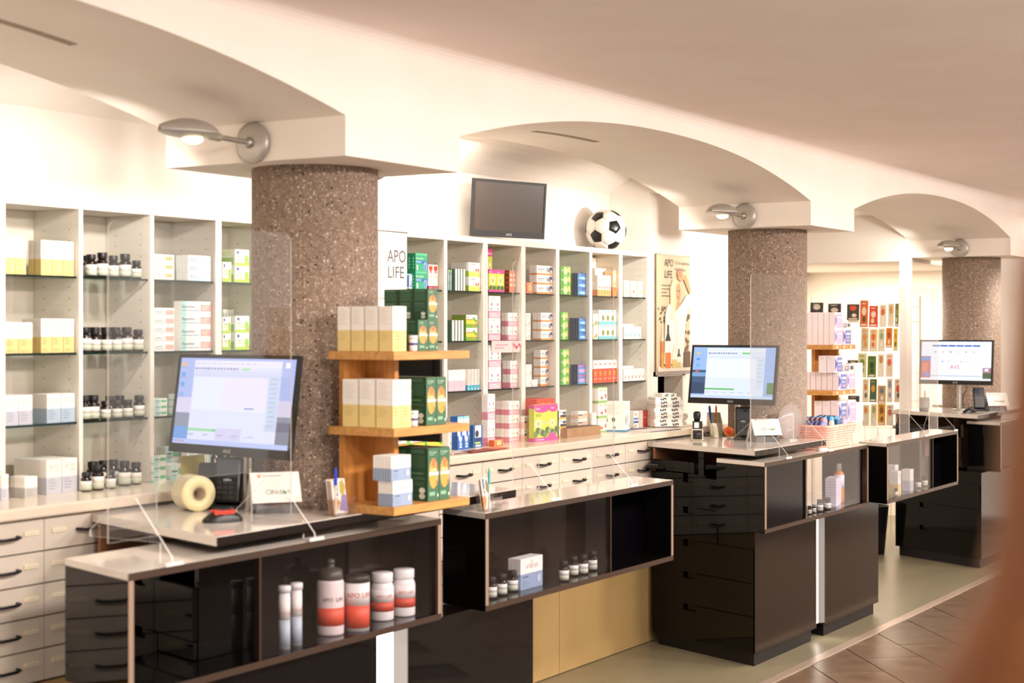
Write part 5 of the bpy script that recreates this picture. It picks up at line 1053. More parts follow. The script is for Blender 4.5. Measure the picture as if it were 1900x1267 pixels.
for x, w_, h_, c1, c2, c3 in ((.09, .08, .42, '#e8dcc4', '#e8843c', '#d9a050'), (.21, .17, .42, '#3a332e', '#f1ebe4', '#e9823a'), (.42, .14, .26, '#e9dfc8', '#f0e8d8', '#d9c278'), (.56, .12, .2, '#5a3f30', '#efe7dc', '#d3bf84')):
    pl([(x, .03), (x + w_, .03), (x + w_, h_ * .62), (x, h_ * .62)], c3); pl([(x, h_ * .38), (x + w_, h_ * .38), (x + w_, h_ * .62), (x, h_ * .62)], c2); pl([(x, h_ * .62), (x + w_, h_ * .62), (x + w_ * .66, h_ * .78), (x + w_ * .66, h_ * .95), (x + w_ * .34, h_ * .95), (x + w_ * .34, h_ * .78)], c1)
pl([(.76, .03), (.98, .03), (.98, .16), (.76, .16)], '#6a5846')
U = (1, 0, 0); Z = (0, 0, 1); q = lambda x, z: (x * pw, -.004, z * ph)
m.text('APO', q(.21, .905), U, Z, .058, P('#4a4440'), 'l', .11); m.text('LIFE', q(.21, .805), U, Z, .058, P('#4a4440'), 'l', .105)
m.text('Für Ihr natürliches', q(.53, .925), U, Z, .027, P('#4a4440'), 'l', .18); m.text('Wohlbefinden', q(.53, .868), U, Z, .027, P('#4a4440'), 'l', .13)
for i, wv in enumerate((.3, .24, .16, .27)):
    layer[0] += 1; m.rect((0, -.003, 0), (pw, 0, 0), (0, 0, ph), .13, .13 + wv, .735 - i * .03, .743 - i * .03, P('#7a6e60'))
m.build('print', t); random.seed(5)
# football on the shelf top
def football(loc, r):
    t = thing('football', 'black and white football lying on top of the shelves', 'ball', loc)
    ph = (1 + 5 ** .5) / 2; V = [Vector(v).normalized() for v in [(-1, ph, 0), (1, ph, 0), (-1, -ph, 0), (1, -ph, 0), (0, -1, ph), (0, 1, ph), (0, -1, -ph), (0, 1, -ph), (ph, 0, -1), (ph, 0, 1), (-ph, 0, -1), (-ph, 0, 1)]]
    F = [(0, 11, 5), (0, 5, 1), (0, 1, 7), (0, 7, 10), (0, 10, 11), (1, 5, 9), (5, 11, 4), (11, 10, 2), (10, 7, 6), (7, 1, 8), (3, 9, 4), (3, 4, 2), (3, 2, 6), (3, 6, 8), (3, 8, 9), (4, 9, 5), (2, 4, 11), (6, 2, 10), (8, 6, 7), (9, 8, 1)]
    aim = (Vector((-FW[0], -FW[1], 0)) + Vector((RT[0], RT[1], 0)) * .42 + Vector((0, 0, .12))).normalized()
    q = V[0].rotation_difference(aim); tw = Matrix.Rotation(math.radians(38), 3, aim); V = [tw @ (q @ v) for v in V]
    polys = []
    for i, v in enumerate(V):
        nb = sorted([w for k, w in enumerate(V) if k != i and (w - v).length < 1.2], key=lambda w: 0)
        a = v.orthogonal().normalized(); b = v.cross(a); nb.sort(key=lambda w: math.atan2(w.dot(b), w.dot(a)))
        polys.append(([v + (w - v) / 3 for w in nb], BLK))
    for f in F:
        A, B, C = (V[k] for k in f); h6 = [A + (B - A) / 3, A + (B - A) * 2 / 3, B + (C - B) / 3, B + (C - B) * 2 / 3, C + (A - C) / 3, C + (A - C) * 2 / 3]; polys.append((h6, mat('ball_white', '#f1ece4', .4)))
    for pts, mt in polys:
        c = sum(pts, Vector()) / len(pts)
        if (pts[1] - pts[0]).cross(pts[2] - pts[1]).dot(c) < 0: pts = pts[::-1]
        m = MB(); ring = []
        for i in range(len(pts)):
            for k in range(3): ring.append(pts[i] + (pts[(i + 1) % len(pts)] - pts[i]) * k / 3)
        n = len(ring); vs = [c.normalized() * r]
        for s_, rr in ((.5, r), (.94, r * .999), (.985, r * .985)): vs += [(c + (p_ - c) * s_).normalized() * rr for p_ in ring]
        fs = [(0, 1 + i, 1 + (i + 1) % n) for i in range(n)]
        for k in range(2): fs += [(1 + k * n + i, 1 + (k + 1) * n + i, 1 + (k + 1) * n + (i + 1) % n, 1 + k * n + (i + 1) % n) for i in range(n)]
        m.add(vs, fs, mt, True); m.build('panel', t)
    m = MB(); m.ball((0, 0, 0), r * .983, mat('ball_seam', '#5a524a', .8)); m.build('seam', t)
football((7.575, 4.085, 2.021 + .1095), .1095)

# ================================================================== THINGS ON THE DESKS
def rot(x, y, rz): return (x * math.cos(rz) - y * math.sin(rz), x * math.sin(rz) + y * math.cos(rz))
def mouse(label, p, rz, red=False):
    t = thing('computer_mouse', label, 'mouse', (p[0], p[1], ZD + .0004), rz); m = MB(); n = 12
    vs, fs = [], []
    for i in range(n + 1):
        u = i / n; hw = .031 * math.sin(math.pi * (.12 + .8 * u)) ** .6; zt = .004 + .034 * math.sin(math.pi * (.1 + .85 * u)) ** .8
        for k in range(9): a = math.pi * k / 8; vs.append((hw * math.cos(a), .115 * (u - .5), zt * math.sin(a) ** .7))
    for i in range(n):
        for k in range(8): fs.append((i * 9 + k, i * 9 + k + 1, (i + 1) * 9 + k + 1, (i + 1) * 9 + k))
    fs += [tuple(range(8, -1, -1)), tuple(n * 9 + k for k in range(9))]; m.add(vs, fs, BLK, True); m.build('body', t)
    m = MB(); m.tube([(0, -.035, .034), (0, -.025, .037)], .006, DGREY, 10); m.build('wheel', t)
    if red:
        m = MB(); R_ = mat('mouse_red', '#d83a26', .35)
        for sg in (-1, 1): m.plate((0, 0, .0225), (1, 0, 0), (0, 1, 0), [(sg * .008, -.04), (sg * .022, -.03), (sg * .026, .0), (sg * .02, .03), (sg * .013, .03), (sg * .016, -.005)][::sg], .0125, R_)
        m.build('red_grip', t)
def terminal(label, p, rz, h=.15, w=.075, txt=None):
    t = thing('card_terminal', label, 'card terminal', (p[0], p[1], ZD + .0004), rz, 'black card terminals'); b = MB()
    b.box(-w * .6, w * .6, -.03, .07, 0, .014, BLK); b.build('base', t, bevel=.003)
    m = MB(); m.box(-w / 2, w / 2, -.018, .018, 0, h, BLK); o = m.build('housing', t, (0, .02, .0145), bevel=.008); o.rotation_euler = (math.radians(-14), 0, 0)
    m = MB(); m.box(-w / 2 + .008, w / 2 - .008, -.0195, -.0182, h * .55, h - .012, mat('terminal_display', '#3d4148', .15)); m.build('display', o)
    m = MB()
    for i in range(3):
        for k in range(4): m.box(-w / 2 + .012 + i * .019, -w / 2 + .026 + i * .019, -.0205, -.0182, .012 + k * .016, .022 + k * .016, DGREY)
    tag(m.build('keys', o), kind='stuff')
    if txt: m = MB(); m.text(txt, (0, -.0206, h * .47), (1, 0, 0), (0, 0, 1), .014, mat('logo_silver'), 'c'); m.build('lettering', o)
def tent(label, p, rz, w=.155, h=.125):
    t = thing('tent_card', label, 'sign', (p[0], p[1], ZD + .0004), rz, 'white folded cards with dark feet'); wm = mat('card_white', '#f6f2ec', .5)
    m = MB(); m.plate((-w / 2, -.07, .035), (1, 0, 0), (0, .05, h - .035), [(0, 0), (w, 0), (w, 1), (0, 1)], -.0015, wm); f = m.build('front_panel', t)
    m = MB(); m.plate((-w / 2, .052, 0), (1, 0, 0), (0, -.07, h), [(0, 0), (w, 0), (w, 1), (0, 1)], .0015, wm); m.build('back_panel', t)
    u = Vector((0, .05, h - .035)).normalized(); n = Vector((1, 0, 0)).cross(u) * .0004; m = MB(); o = Vector((0, -.07, .035))
    m.text('CINchef', o + n + u * .028 + Vector((-.035, 0, 0)), (1, 0, 0), u, .022, P('#4d5a50')); m.text('chef', o + n * 1.6 + u * .028 + Vector((.012, 0, 0)), (1, 0, 0), u, .022, P('#4f9a4a'))
    m.rect(o + n, (1, 0, 0), u, -.055, -.045, .085, .095, P('#e08a5a')); m.rect(o + n, (1, 0, 0), u, -.04, .02, .088, .092, P('#b9b4ae')); m.build('lettering', f)
    m = MB(); m.hexa([(-w / 2 + .01, -.06, 0), (w / 2 - .01, -.06, 0), (w / 2 - .01, .04, 0), (-w / 2 + .01, .04, 0), (-w / 2 + .02, -.052, .036), (w / 2 - .02, -.052, .036), (w / 2 - .02, .0, .07), (-w / 2 + .02, .0, .07)], BLK); m.build('foot', t)
def pen(label, p, z, lean, col, h=.14, r=.004, cap=True):
    t = thing('pen', label, 'pen', (p[0], p[1], z), 0, 'pens in the holders'); d = Vector((lean[0], lean[1], 1)).normalized()
    m = MB(); m.tube([(0, 0, 0), d * h * .68], r * .85, col if not cap else mat('pen_clear', '#d9d2cc', .2), 8); m.build('barrel', t)
    m = MB(); m.tube([d * h * .62, d * h * .9, d * h], [r * 1.15, r * 1.1, r * .5], col, 8); m.tube([d * h * .9 + Vector((r * 1.5, 0, 0)), d * h * .6 + Vector((r * 1.6, 0, 0))], r * .3, col, 5); m.build('cap', t)
BLUEP = mat('pen_blue', '#2338c8', .35); TEALP = mat('pen_teal', '#3fb0b0', .4)
def holder(label, p, z, rz, leaflets, lab2, n=4, w=.10, penc=None, penl=None):
    t = thing('leaflet_holder', label, 'holder', (p[0], p[1], z + .0004), rz, 'clear leaflet holders')
    m = MB(); m.box(-w / 2, w / 2, -.03, .03, 0, .003, ACRY); m.box(-w / 2, w / 2, -.03, -.0275, .003, .045, ACRY); m.box(-w / 2, w / 2, .0275, .03, .003, .07, ACRY)
    m.box(-w / 2, -w / 2 + .0025, -.0275, .0275, .003, .055, ACRY); m.box(w / 2 - .0025, w / 2, -.0275, .0275, .003, .055, ACRY); m.build('tray', t)
    if penc: m = MB(); m.lathe([(.012, .003), (.013, .05)], ACRY, (-w / 2 + .016, -.012, 0)); m.build('pen_tube', t)
    for i in range(n):
        x0 = .018 if penc else 0
        dx, dy = rot(x0 / 2, .018 - i * .009, rz); c1, c2, c3, c4 = leaflets[i % len(leaflets)]
        lw = w - .012 - x0; m = MB(); a = math.radians(-8); up = (0, math.sin(-a) * 1, math.cos(a)); h = .105 - (0 if i else 0)
        m.plate((-lw / 2, 0, 0), (lw, 0, 0), (0, .14 * h, h), [(0, 0), (1, 0), (1, 1), (0, 1)], -.0012, P(c1))
        o = (-lw / 2, -.0003, 0)
        for j, (pts, c) in enumerate(((([(.1, 0), (.5, .3), (.3, .5), (0, .4), (0, 0)]), c2), ([(.4, .1), (1, 0), (1, .5), (.7, .6)], c3), ([(.55, .6), (.8, .5), (.98, .75), (.8, .98), (.6, .9)], c4), ([(.2, .55), (.42, .5), (.42, 1), (.2, 1)], '#2f5f9c' if i == n - 1 else c2))):
            m.poly((-lw / 2, -.0003 - j * .0001, 0), (lw, 0, 0), (0, .14 * h, h), pts, P(c))
        if i == n - 1 and penc: m.text('A', (-lw / 2 + lw * .22, .14 * h * .55 - .0012, h * .56), (1, 0, 0), (0, .14, 1), .022, P('#f4f0ea'))
        o_ = m.build('leaflet', None, (p[0] + dx, p[1] + dy, z + .0042)); o_.rotation_euler = (0, 0, rz)
        tag(o_, f'{lab2}, {["rearmost", "second from back", "third from back", "fourth from back", "fifth from back"][i] if i < n - 1 else "front one"}', 'leaflet', 'leaflets in the holders')
    if penc:
        dx, dy = rot(-w / 2 + .016, -.012, rz); pen(penl, (p[0] + dx, p[1] + dy), z + .005, (0, .0), penc, .145)
LF = [('#efe4da', '#d99a5a', '#8a6f8f', '#b9a56a'), ('#e6d6c8', '#c98a4a', '#e9e0d6', '#6f7a4a'), ('#f1e8de', '#d8a05a', '#9a8ab8', '#c2b05a')]
d1 = lambda px, py: at_z(px, py, ZD)
p = at_y(681, 900, 3.045); holder('clear leaflet holder with a blue pen standing beside the oak stand', (3.962, 3.068), ZD, 0, LF, 'food leaflet in the holder beside the oak stand', 3, .10, BLUEP, 'clear ballpoint pen with blue cap in the holder by the oak stand')
p = at_z(868, 935, ZC); holder('clear leaflet holder behind the largest green cartons with a teal pen', (4.70, 2.99), ZC, math.radians(12), LF, 'leaflet in the holder behind the green cartons', 2, .10, TEALP, 'teal pen in the holder behind the green cartons')
p = at_z(1637, 818, ZC); holder('clear leaflet holder on the right-hand counter', (p[0] + .01, p[1] + .035), ZC, math.radians(20), [('#efe9e4', '#5a5a9a', '#c9b8a4', '#8a8ab4'), ('#d9d4de', '#4a4a7a', '#e4d6c8', '#b49ab0')], 'lilac leaflet in the holder on the right-hand counter', 5, .085)
holder('blurred leaflet holder on the far right counter', (11.36, 2.98), ZC, math.radians(15), LF, 'leaflet on the far right counter', 3, .10)
# -- nearest desk
p = d1(372, 948); t = thing('label_roll', 'roll of cream adhesive labels lying on the desk below the left monitor', 'roll', (p[0], p[1] + .03, ZD + .0565), 0)
ax = (Vector((RT[0], RT[1], 0)) * .55 + Vector((-FW[0], -FW[1], 0)) * .8).normalized(); CREAM = mat('label_cream', '#eadfae', .5)
m = MB(); pr = [(.022, -.045), (.055, -.045), (.0562, -.04), (.0562, .04), (.055, .045), (.022, .045), (.022, -.045)]; m.lathe(pr, CREAM, axis='x', n=28); r_ = m.build('paper', t); r_.rotation_euler = (0, 0, math.atan2(ax.y, ax.x))
m = MB(); m.lathe([(.018, -.046), (.0218, -.046), (.0218, .046), (.018, .046), (.018, -.046)], mat('cardboard_core', '#a5907a', .8), axis='x', n=20); m.build('core', t).rotation_euler = (0, 0, math.atan2(ax.y, ax.x))
m = MB(); q_ = [(.0568 * math.cos(a), .0568 * math.sin(a)) for a in [math.radians(120 + 15 * i) for i in range(10)]] + [(-.01, -.056), (.05, -.0562)]
m.add([(x, y, z) for y, z in q_ for x in (-.04, .04)], [(2 * i, 2 * i + 1, 2 * i + 3, 2 * i + 2) for i in range(len(q_) - 1)], clear('film', (.97, .97, .95), 1.4, .1, .25), True); m.build('loose_film', t).rotation_euler = (0, 0, math.atan2(ax.y, ax.x))
mouse('black mouse with red grips on the nearest desk', d1(412, 968), math.radians(64), True)
terminal('black card terminal on the nearest desk behind the folded card', (3.90, 3.475), math.radians(-62), .15, .085, 'vabu')
p = d1(437, 935); t = thing('phone_cradle', 'black slanted phone cradle between label roll and card terminal', 'phone', (p[0] - .015, p[1] + .03, ZD + .0004), math.radians(-60))
m = MB(); m.plate((-.03, -.04, 0), (0, 1, 0), (0, 0, 1), [(0, 0), (.09, 0), (.075, .13), (.05, .135), (.0, .03)], -.06, BLK); m.build('body', t, bevel=.004); m = MB(); m.tube([(-.03, .03, .13), (-.05, .05, .16), (-.06, .09, .1), (-.03, .1, .02)], .003, BLK, 6); m.build('cord', t)
tent('white folded card with green lettering on the nearest desk', d1(520, 950) + Vector((0, .03, 0)), math.radians(-38))
def cup(label, p, rz, col, r=.036, h=.095):
    t = thing('pen_cup', label, 'cup', (p[0], p[1], ZD + .0004), rz); m = MB(); m.lathe([(r * .92, 0), (r, .004), (r, h), (r - .003, h), (r - .003, .006), (0, .006)], col, n=24); m.build('body', t)
pc = (4.10, 3.68); cup('black pen cup with scissors behind the left monitor', pc, 0, BLK)
t = thing('scissors', 'black-handled scissors standing in the cup behind the left monitor', 'scissors', (pc[0], pc[1], ZD + .008))
m = MB(); m.tube([(0, 0, 0), (.004, 0, .09)], .003, SILVER, 6); m.build('blade', t)
for sg in (-1, 1): m = MB(); m.tube([(.004 + sg * .004, 0, .085)] + [(.004 + sg * (.022 + .018 * math.cos(a)), 0, .125 + .024 * math.sin(a)) for a in [math.radians(-100 + 40 * i) for i in range(10)]], .0055, BLK, 8); m.build('handle', t)
pen('white marker in the cup behind the left monitor', (pc[0] - .015, pc[1] - .005), ZD + .008, (-.15, 0), WHITEP, .12, .005, False)
m = MB(); m.plate((0, 0, 0), (1, 0, 0), (0, .1, 1), [(0, 0), (.12, 0), (.12, .1), (0, .1)], .001, P('#e8d95a'))
for i in range(4): m.rect((0, -.0006, .0), (1, 0, 0), (0, .1, 1), .01, .07 + .01 * (i % 3), .08 - i * .016, .083 - i * .016, P('#a89a3a'))
o = m.build('memo_sheet', None, (4.02, 3.775, WZ + .001)); tag(o, 'yellow memo sheet leaning behind the pen cup', 'paper')
# -- middle desk
p = d1(1300, 818); t = thing('stamp_camera', 'black and cream upright hand scanner standing on the middle desk', 'scanner', (p[0] + .02, p[1] + .03, ZD + .0004), math.radians(-60)); CRM = mat('cream_plastic', '#d9cfb9', .4)
m = MB(); m.box(-.03, .03, -.03, .03, 0, .06, CRM); m.build('base', t, bevel=.006); m = MB(); m.box(-.024, .024, -.036, -.0305, .008, .055, BLK); m.lathe([(.017, 0), (.017, .012), (.012, .014)], BLK, (0, -.036, .03), axis='y'); m.build('front', t, bevel=.003)
m = MB(); m.box(-.022, .026, -.022, .022, .0605, .1, BLK); m.box(-.016, .008, -.0235, -.0225, .066, .094, P('#f4efe6')); m.build('body', t); m = MB(); m.lathe([(.014, .1005), (.018, .115), (.02, .135), (.016, .148), (.004, .151)], BLK, n=18); m.build('grip', t)
pc2 = d1(1347, 806) + Vector((.03, .08, 0)); t = thing('pen_tray', 'cream open pen box with pens and tape on the middle desk', 'cup', (pc2[0], pc2[1], ZD + .0004), math.radians(-50))
m = MB(); m.plate((-.035, 0, 0), (0, 1, 0), (0, 0, 1), [(-.03, 0), (.04, 0), (.04, .115), (.01, .115), (-.03, .06)], .003, CRM); m.plate((.032, 0, 0), (0, 1, 0), (0, 0, 1), [(-.03, 0), (.04, 0), (.04, .115), (.01, .115), (-.03, .06)], .003, CRM); m.box(-.032, .032, .037, .04, 0, .115, CRM); m.box(-.032, .032, -.03, -.027, 0, .06, CRM); m.box(-.032, .032, -.027, .037, 0, .003, BLK); m.build('box', t)
for i, (dx, dy, c, l) in enumerate(((-.02, .01, BLUEP, 'blue'), (0, .02, BLK, 'black'), (.014, -.005, mat('pen_green', '#3fae3a', .4), 'green'), (-.008, -.012, mat('pen_orange', '#f0703a', .4), 'orange'))):
    pen(f'{l} pen standing in the cream pen box', (pc2[0] + dx, pc2[1] + dy), ZD + .006, (-.12 + .08 * i, .05), c, .15, .0045, False)
p = d1(1330, 812); t = thing('tape_dispenser', 'cream tape dispenser lying between scanner and orange packet', 'tape', (p[0] + .015, p[1] + .02, ZD + .0004), math.radians(-55))
m = MB(); m.plate((-.012, 0, 0), (0, 1, 0), (0, 0, 1), [(-.06, 0), (.05, 0), (.06, .05), (.03, .075), (-.02, .06), (-.06, .015)], .024, CRM); m.build('body', t, bevel=.003); m = MB(); m.lathe([(.014, -.016), (.03, -.016), (.03, .016), (.014, .016), (.014, -.016)], mat('tape_white', '#efe8da', .3), (0, .025, .042), axis='x'); m.build('tape', t)
p = d1(1352, 812); t = thing('sweets_packet', 'orange and red sweets packet on the middle desk', 'packet', (p[0] + .01, p[1], ZD + .03), 0)
m = MB(); m.ball((0, 0, 0), (.034, .02, .027), P('#f0873c'), 10, 8); b_ = m.build('packet', t); b_.rotation_euler = (.2, .5, -.9); m = MB(); m.ball((-.006, -.008, .002), (.02, .015, .016), P('#e8452c'), 10, 8); m.build('label', t).rotation_euler = (.2, .5, -.9)
p = d1(1384, 816); terminal('black card terminal beside the middle column', (p[0] + .01, p[1] + .02), math.radians(-66), .155, .08, 'vabu')
tent('white folded card with green lettering behind the acrylic screen', Vector((7.72, 3.25, 0)), math.radians(-45), .15, .115)
p = d1(1448, 806); t = thing('round_mirror', 'round pale lilac disc standing behind the folded card', 'disc', (7.865, 3.166, ZD + .0004), math.radians(-20))
m = MB(); m.lathe([(.001, 0), (.092, 0), (.092, .006), (.001, .006)], clear('lilac_disc', (.9, .86, .9), 1.4, .1, .22), (0, 0, .094), axis='y', n=40); m.build('disc', t); m = MB(); m.box(-.03, .03, -.03, .03, 0, .006, ACRE); m.build('foot', t)
m = MB(); m.lathe([(.031, 0), (.031, .004), (.028, .014), (.02, .017)], mat('lid_white', '#efe9e2', .4), n=26); p = at_z(1413, 832, ZC); o = m.build('coaster', loc=(p[0], min(p[1], 3.0), ZC + .0004)); tag(o, 'small round white disc at the foot of the acrylic screen', 'coaster')
# keyboards on the pull-out trays
def keyboard(label, p, z, rz):
    t = thing('keyboard', label, 'keyboard', (p[0], p[1], z), rz, 'keyboards on pull-out trays'); m = MB(); m.box(-.2, .2, -.07, .07, 0, .012, BLK); m.build('base', t)
    m = MB(); KM = mat('key_grey', '#4a4038', .4)
    for r in range(5):
        for c in range(18): m.box(-.193 + c * .0215, -.1745 + c * .0215, -.063 + r * .025, -.042 + r * .025, .0121, .019, KM)
    tag(m.build('keys', t), kind='stuff')
keyboard('black keyboard on the pull-out tray of the middle island', (7.098 + K2 * .56 + .14, 3.56), .9012, math.radians(-70))
keyboard('black keyboard on the pull-out tray of the far island', (10.84 + .53 * .56 + .16, 3.55), .9012, math.radians(-70))
# far desk
mouse('black mouse on the far right desk', (11.12, 3.16), 1.2); terminal('black card terminal under the far right monitor', (11.42, 3.17), math.radians(-60), .15, .08)
tent('white folded card on the far right desk', (11.55, 3.10), math.radians(-52))
p = (11.2, 3.50); cup('grey pen cup under the far right monitor', p, 0, mat('grey_cup', '#8f8a86', .5)); pen('orange pen in the grey cup under the far monitor', p, ZD + .008, (.1, 0), mat('pen_orange'), .14, .005, False)
# ---------------------------------------------------------------- pink basket
BX0, BX1, BY0, BY1 = 8.075, 8.475, 3.035, 3.235
t = thing('basket', 'pink woven basket with rolled cloths on the middle counter', 'basket', ((BX0 + BX1) / 2, (BY0 + BY1) / 2, ZC + .0005)); hw, hd = .168, .088; hh = .118
PINK = noisy('pink_rope', [(.3, '#eba596'), (.5, '#f2b8a8'), (.75, '#f7cdbf')], 40, .8, bump=.8, bscale=130, stretch=(1, 1, .6))
m = MB(); nr = 9
for i in range(nr):       # rope courses laid one on another
    f = i / (nr - 1); w_, d_ = hw + .036 * f, hd + .022 * f; z = .007 + (hh - .014) * f; c = .03; pts = []
    for cx_, cy_, a0 in ((w_ - c, d_ - c, 0), (-w_ + c, d_ - c, 90), (-w_ + c, -d_ + c, 180), (w_ - c, -d_ + c, 270)):
        pts += [(cx_ + c * math.cos(math.radians(a0 + k * 22.5)), cy_ + c * math.sin(math.radians(a0 + k * 22.5)), z + random.uniform(-.0006, .0006)) for k in range(5)]
    m.tube(pts + pts[:2], .0085 if i < nr - 1 else .0095, PINK, 7, False)
m.build('woven_wall', t); m = MB(); m.box(-hw + .012, hw - .012, -hd + .012, hd - .012, .002, .008, PINK); m.build('bottom', t)
cols = [('#2f3f7a', '#8f9ad0', 'violet striped'), ('#5a3a4a', '#b9a0b0', 'plum striped'), ('#1f1f28', '#d9d2c8', 'black and cream'), ('#1f4fa0', '#6fc0e8', 'bright blue striped'), ('#20365a', '#4f8fb0', 'navy and teal striped'), ('#2a2a38', '#6f9fc0', 'dark grey and blue striped'), ('#4a4a9a', '#c0b4d8', 'lilac checked')]
for i, (c1, c2, nm) in enumerate(cols):
    L = .13; x = -.15 + i * .05; zz = .082 + (.03 if i % 2 else .012); yy = -.05 if i % 2 == 0 else -.03; m = MB(); n = 9
    for k in range(n): m.tube([(0, -.05 + k * L / n, 0), (0, -.05 + (k + 1) * L / n, 0)], .0255 + .001 * (k % 2), mat('cloth_' + (c1 if k % 2 else c2), c1 if k % 2 else c2, .85), 14, k in (0, n - 1))
    o = m.build('rolled_cloth', loc=(t.location.x + x, t.location.y + yy + .03, t.location.z + zz + .02)); o.rotation_euler = (0, 0, math.radians(-18 + 9 * (i % 5)))
    tag(o, f'{nm} rolled cloth, {["first", "second", "third", "fourth", "fifth", "sixth", "seventh"][i]} from left in the pink basket', 'cloth', 'rolled cloths in the pink basket')
# ---------------------------------------------------------------- things lying on the worktop
p = at_z(1058, 812, WZ); t = thing('cardboard_tray', 'brown cardboard tray with dark rim on the worktop', 'tray', (p[0] + .14, p[1] + .05, WZ + .0004), 0); CB = noisy('cardboard', [(.3, '#96714c'), (.7, '#ab845c')], 30, .8)
m = MB(); m.box(-.17, .17, -.05, -.046, 0, .045, CB); m.box(-.17, .17, .046, .05, 0, .045, CB); m.box(-.17, -.166, -.046, .046, 0, .045, CB); m.box(.166, .17, -.046, .046, 0, .045, CB); m.box(-.166, .166, -.046, .046, 0, .004, CB); m.build('body', t); m = MB(); m.box(-.16, .16, -.044, .044, .03, .046, mat('tray_dark', '#4b3524', .7)); m.build('insert', t)
for i, (px, py, w, d, c, l) in enumerate(((1230, 799, .33, .13, '#cfc9c4', 'grey folder with dark edge under the flat white cartons'), (1205, 795, .22, .11, '#5a5f74', 'dark blue folder edge on the worktop'), (1262, 793, .2, .12, '#e9e0d4', 'crumpled pale sheet at the end of the worktop'))):
    p = at_z(px, py, WZ); m = MB(); m.box(-w / 2, w / 2, -d / 2, d / 2, 0, .0045, P(c)); m.box(-w / 2 + .003, w / 2, -d / 2 - .001, -d / 2, .0005, .0035, P('#4a4f66')); o = m.build('folder', loc=(p[0], p[1] + d / 2 - .02, WZ + .0004 + .005 * (i == 0) * 0)); o.location.z += [.0, .0, .0][i]; o.rotation_euler = (0, 0, [-.06, .1, .2][i])
    if i == 1: o.location.x -= .16
    if i == 2: o.location.x += .18
    tag(o, l, 'folder')
p = at_z(930, 836, WZ)
for i, (dx, w, c, l) in enumerate(((-.10, .2, '#8a3b28', 'dark red flat leaflet pack at the worktop edge'), (.05, .13, '#d9704a', 'orange flat leaflet on the worktop by the pink cartons'), (-.24, .16, '#c8b8b0', 'pale flat leaflet pack by the blue cartons'))):
    m = MB(); m.box(-w / 2, w / 2, -.035, .035, 0, .006, P(c)); m.box(-w / 2 + .01, w / 2 - .03, -.0355, -.035, .001, .005, P('#5a2a1c')); o = m.build('leaflet_pack', loc=(p[0] + dx, 3.775 + .012 * i, WZ + .0004)); tag(o, l, 'leaflet')
m = MB()
for i in range(14): a = i * .45; m.tube([(math.cos(a) * .02, math.sin(a) * .016, .004 + i * .0035), (math.cos(a + 2.2) * .024, math.sin(a + 2.2) * .018, .008 + i * .0035)], [.012, .003], P('#f4efe8'), 6)
o = m.build('crumpled_bag', loc=(8.06, 3.86, WZ + .008)); tag(o, 'crumpled white paper bag beside the flat carton stack', 'bag')
m = MB(); m.poly((0, 0, 0), (1, 0, 0), (0, -.25, 1), [(0, 0), (.27, 0), (.29, -.03), (.27, -.055), (.02, -.055)], P('#f6d9da')); 
for i in range(5): m.ell((0, -.0006, 0), (1, 0, 0), (0, -.25, 1), .2 + .016 * i, -.02 - .006 * (i % 3), .009, .008, P(['#d8506a', '#e8849a', '#c93a56'][i % 3]), 8)
for i in range(2): m.rect((0, -.0008, 0), (1, 0, 0), (0, -.25, 1), .04, .15 - .03 * i, -.022 - i * .014, -.017 - i * .014, P('#e59aa8'))
o = m.build('shelf_flag', loc=(6.235 + .03, SY - .002, 1.5495)); tag(o, 'pink paper shelf flag with red flowers hanging below second shelf', 'sign')
# ---------------------------------------------------------------- wastebasket
t = thing('wastebasket', 'black wastebasket between the middle and far islands', 'bin', (11.22, 3.90, 0)); m = MB(); m.lathe([(.10, .001), (.13, .34), (.133, .345), (.126, .345), (.097, .012), (0, .012)], BLKM, n=30); m.build('bin', t)

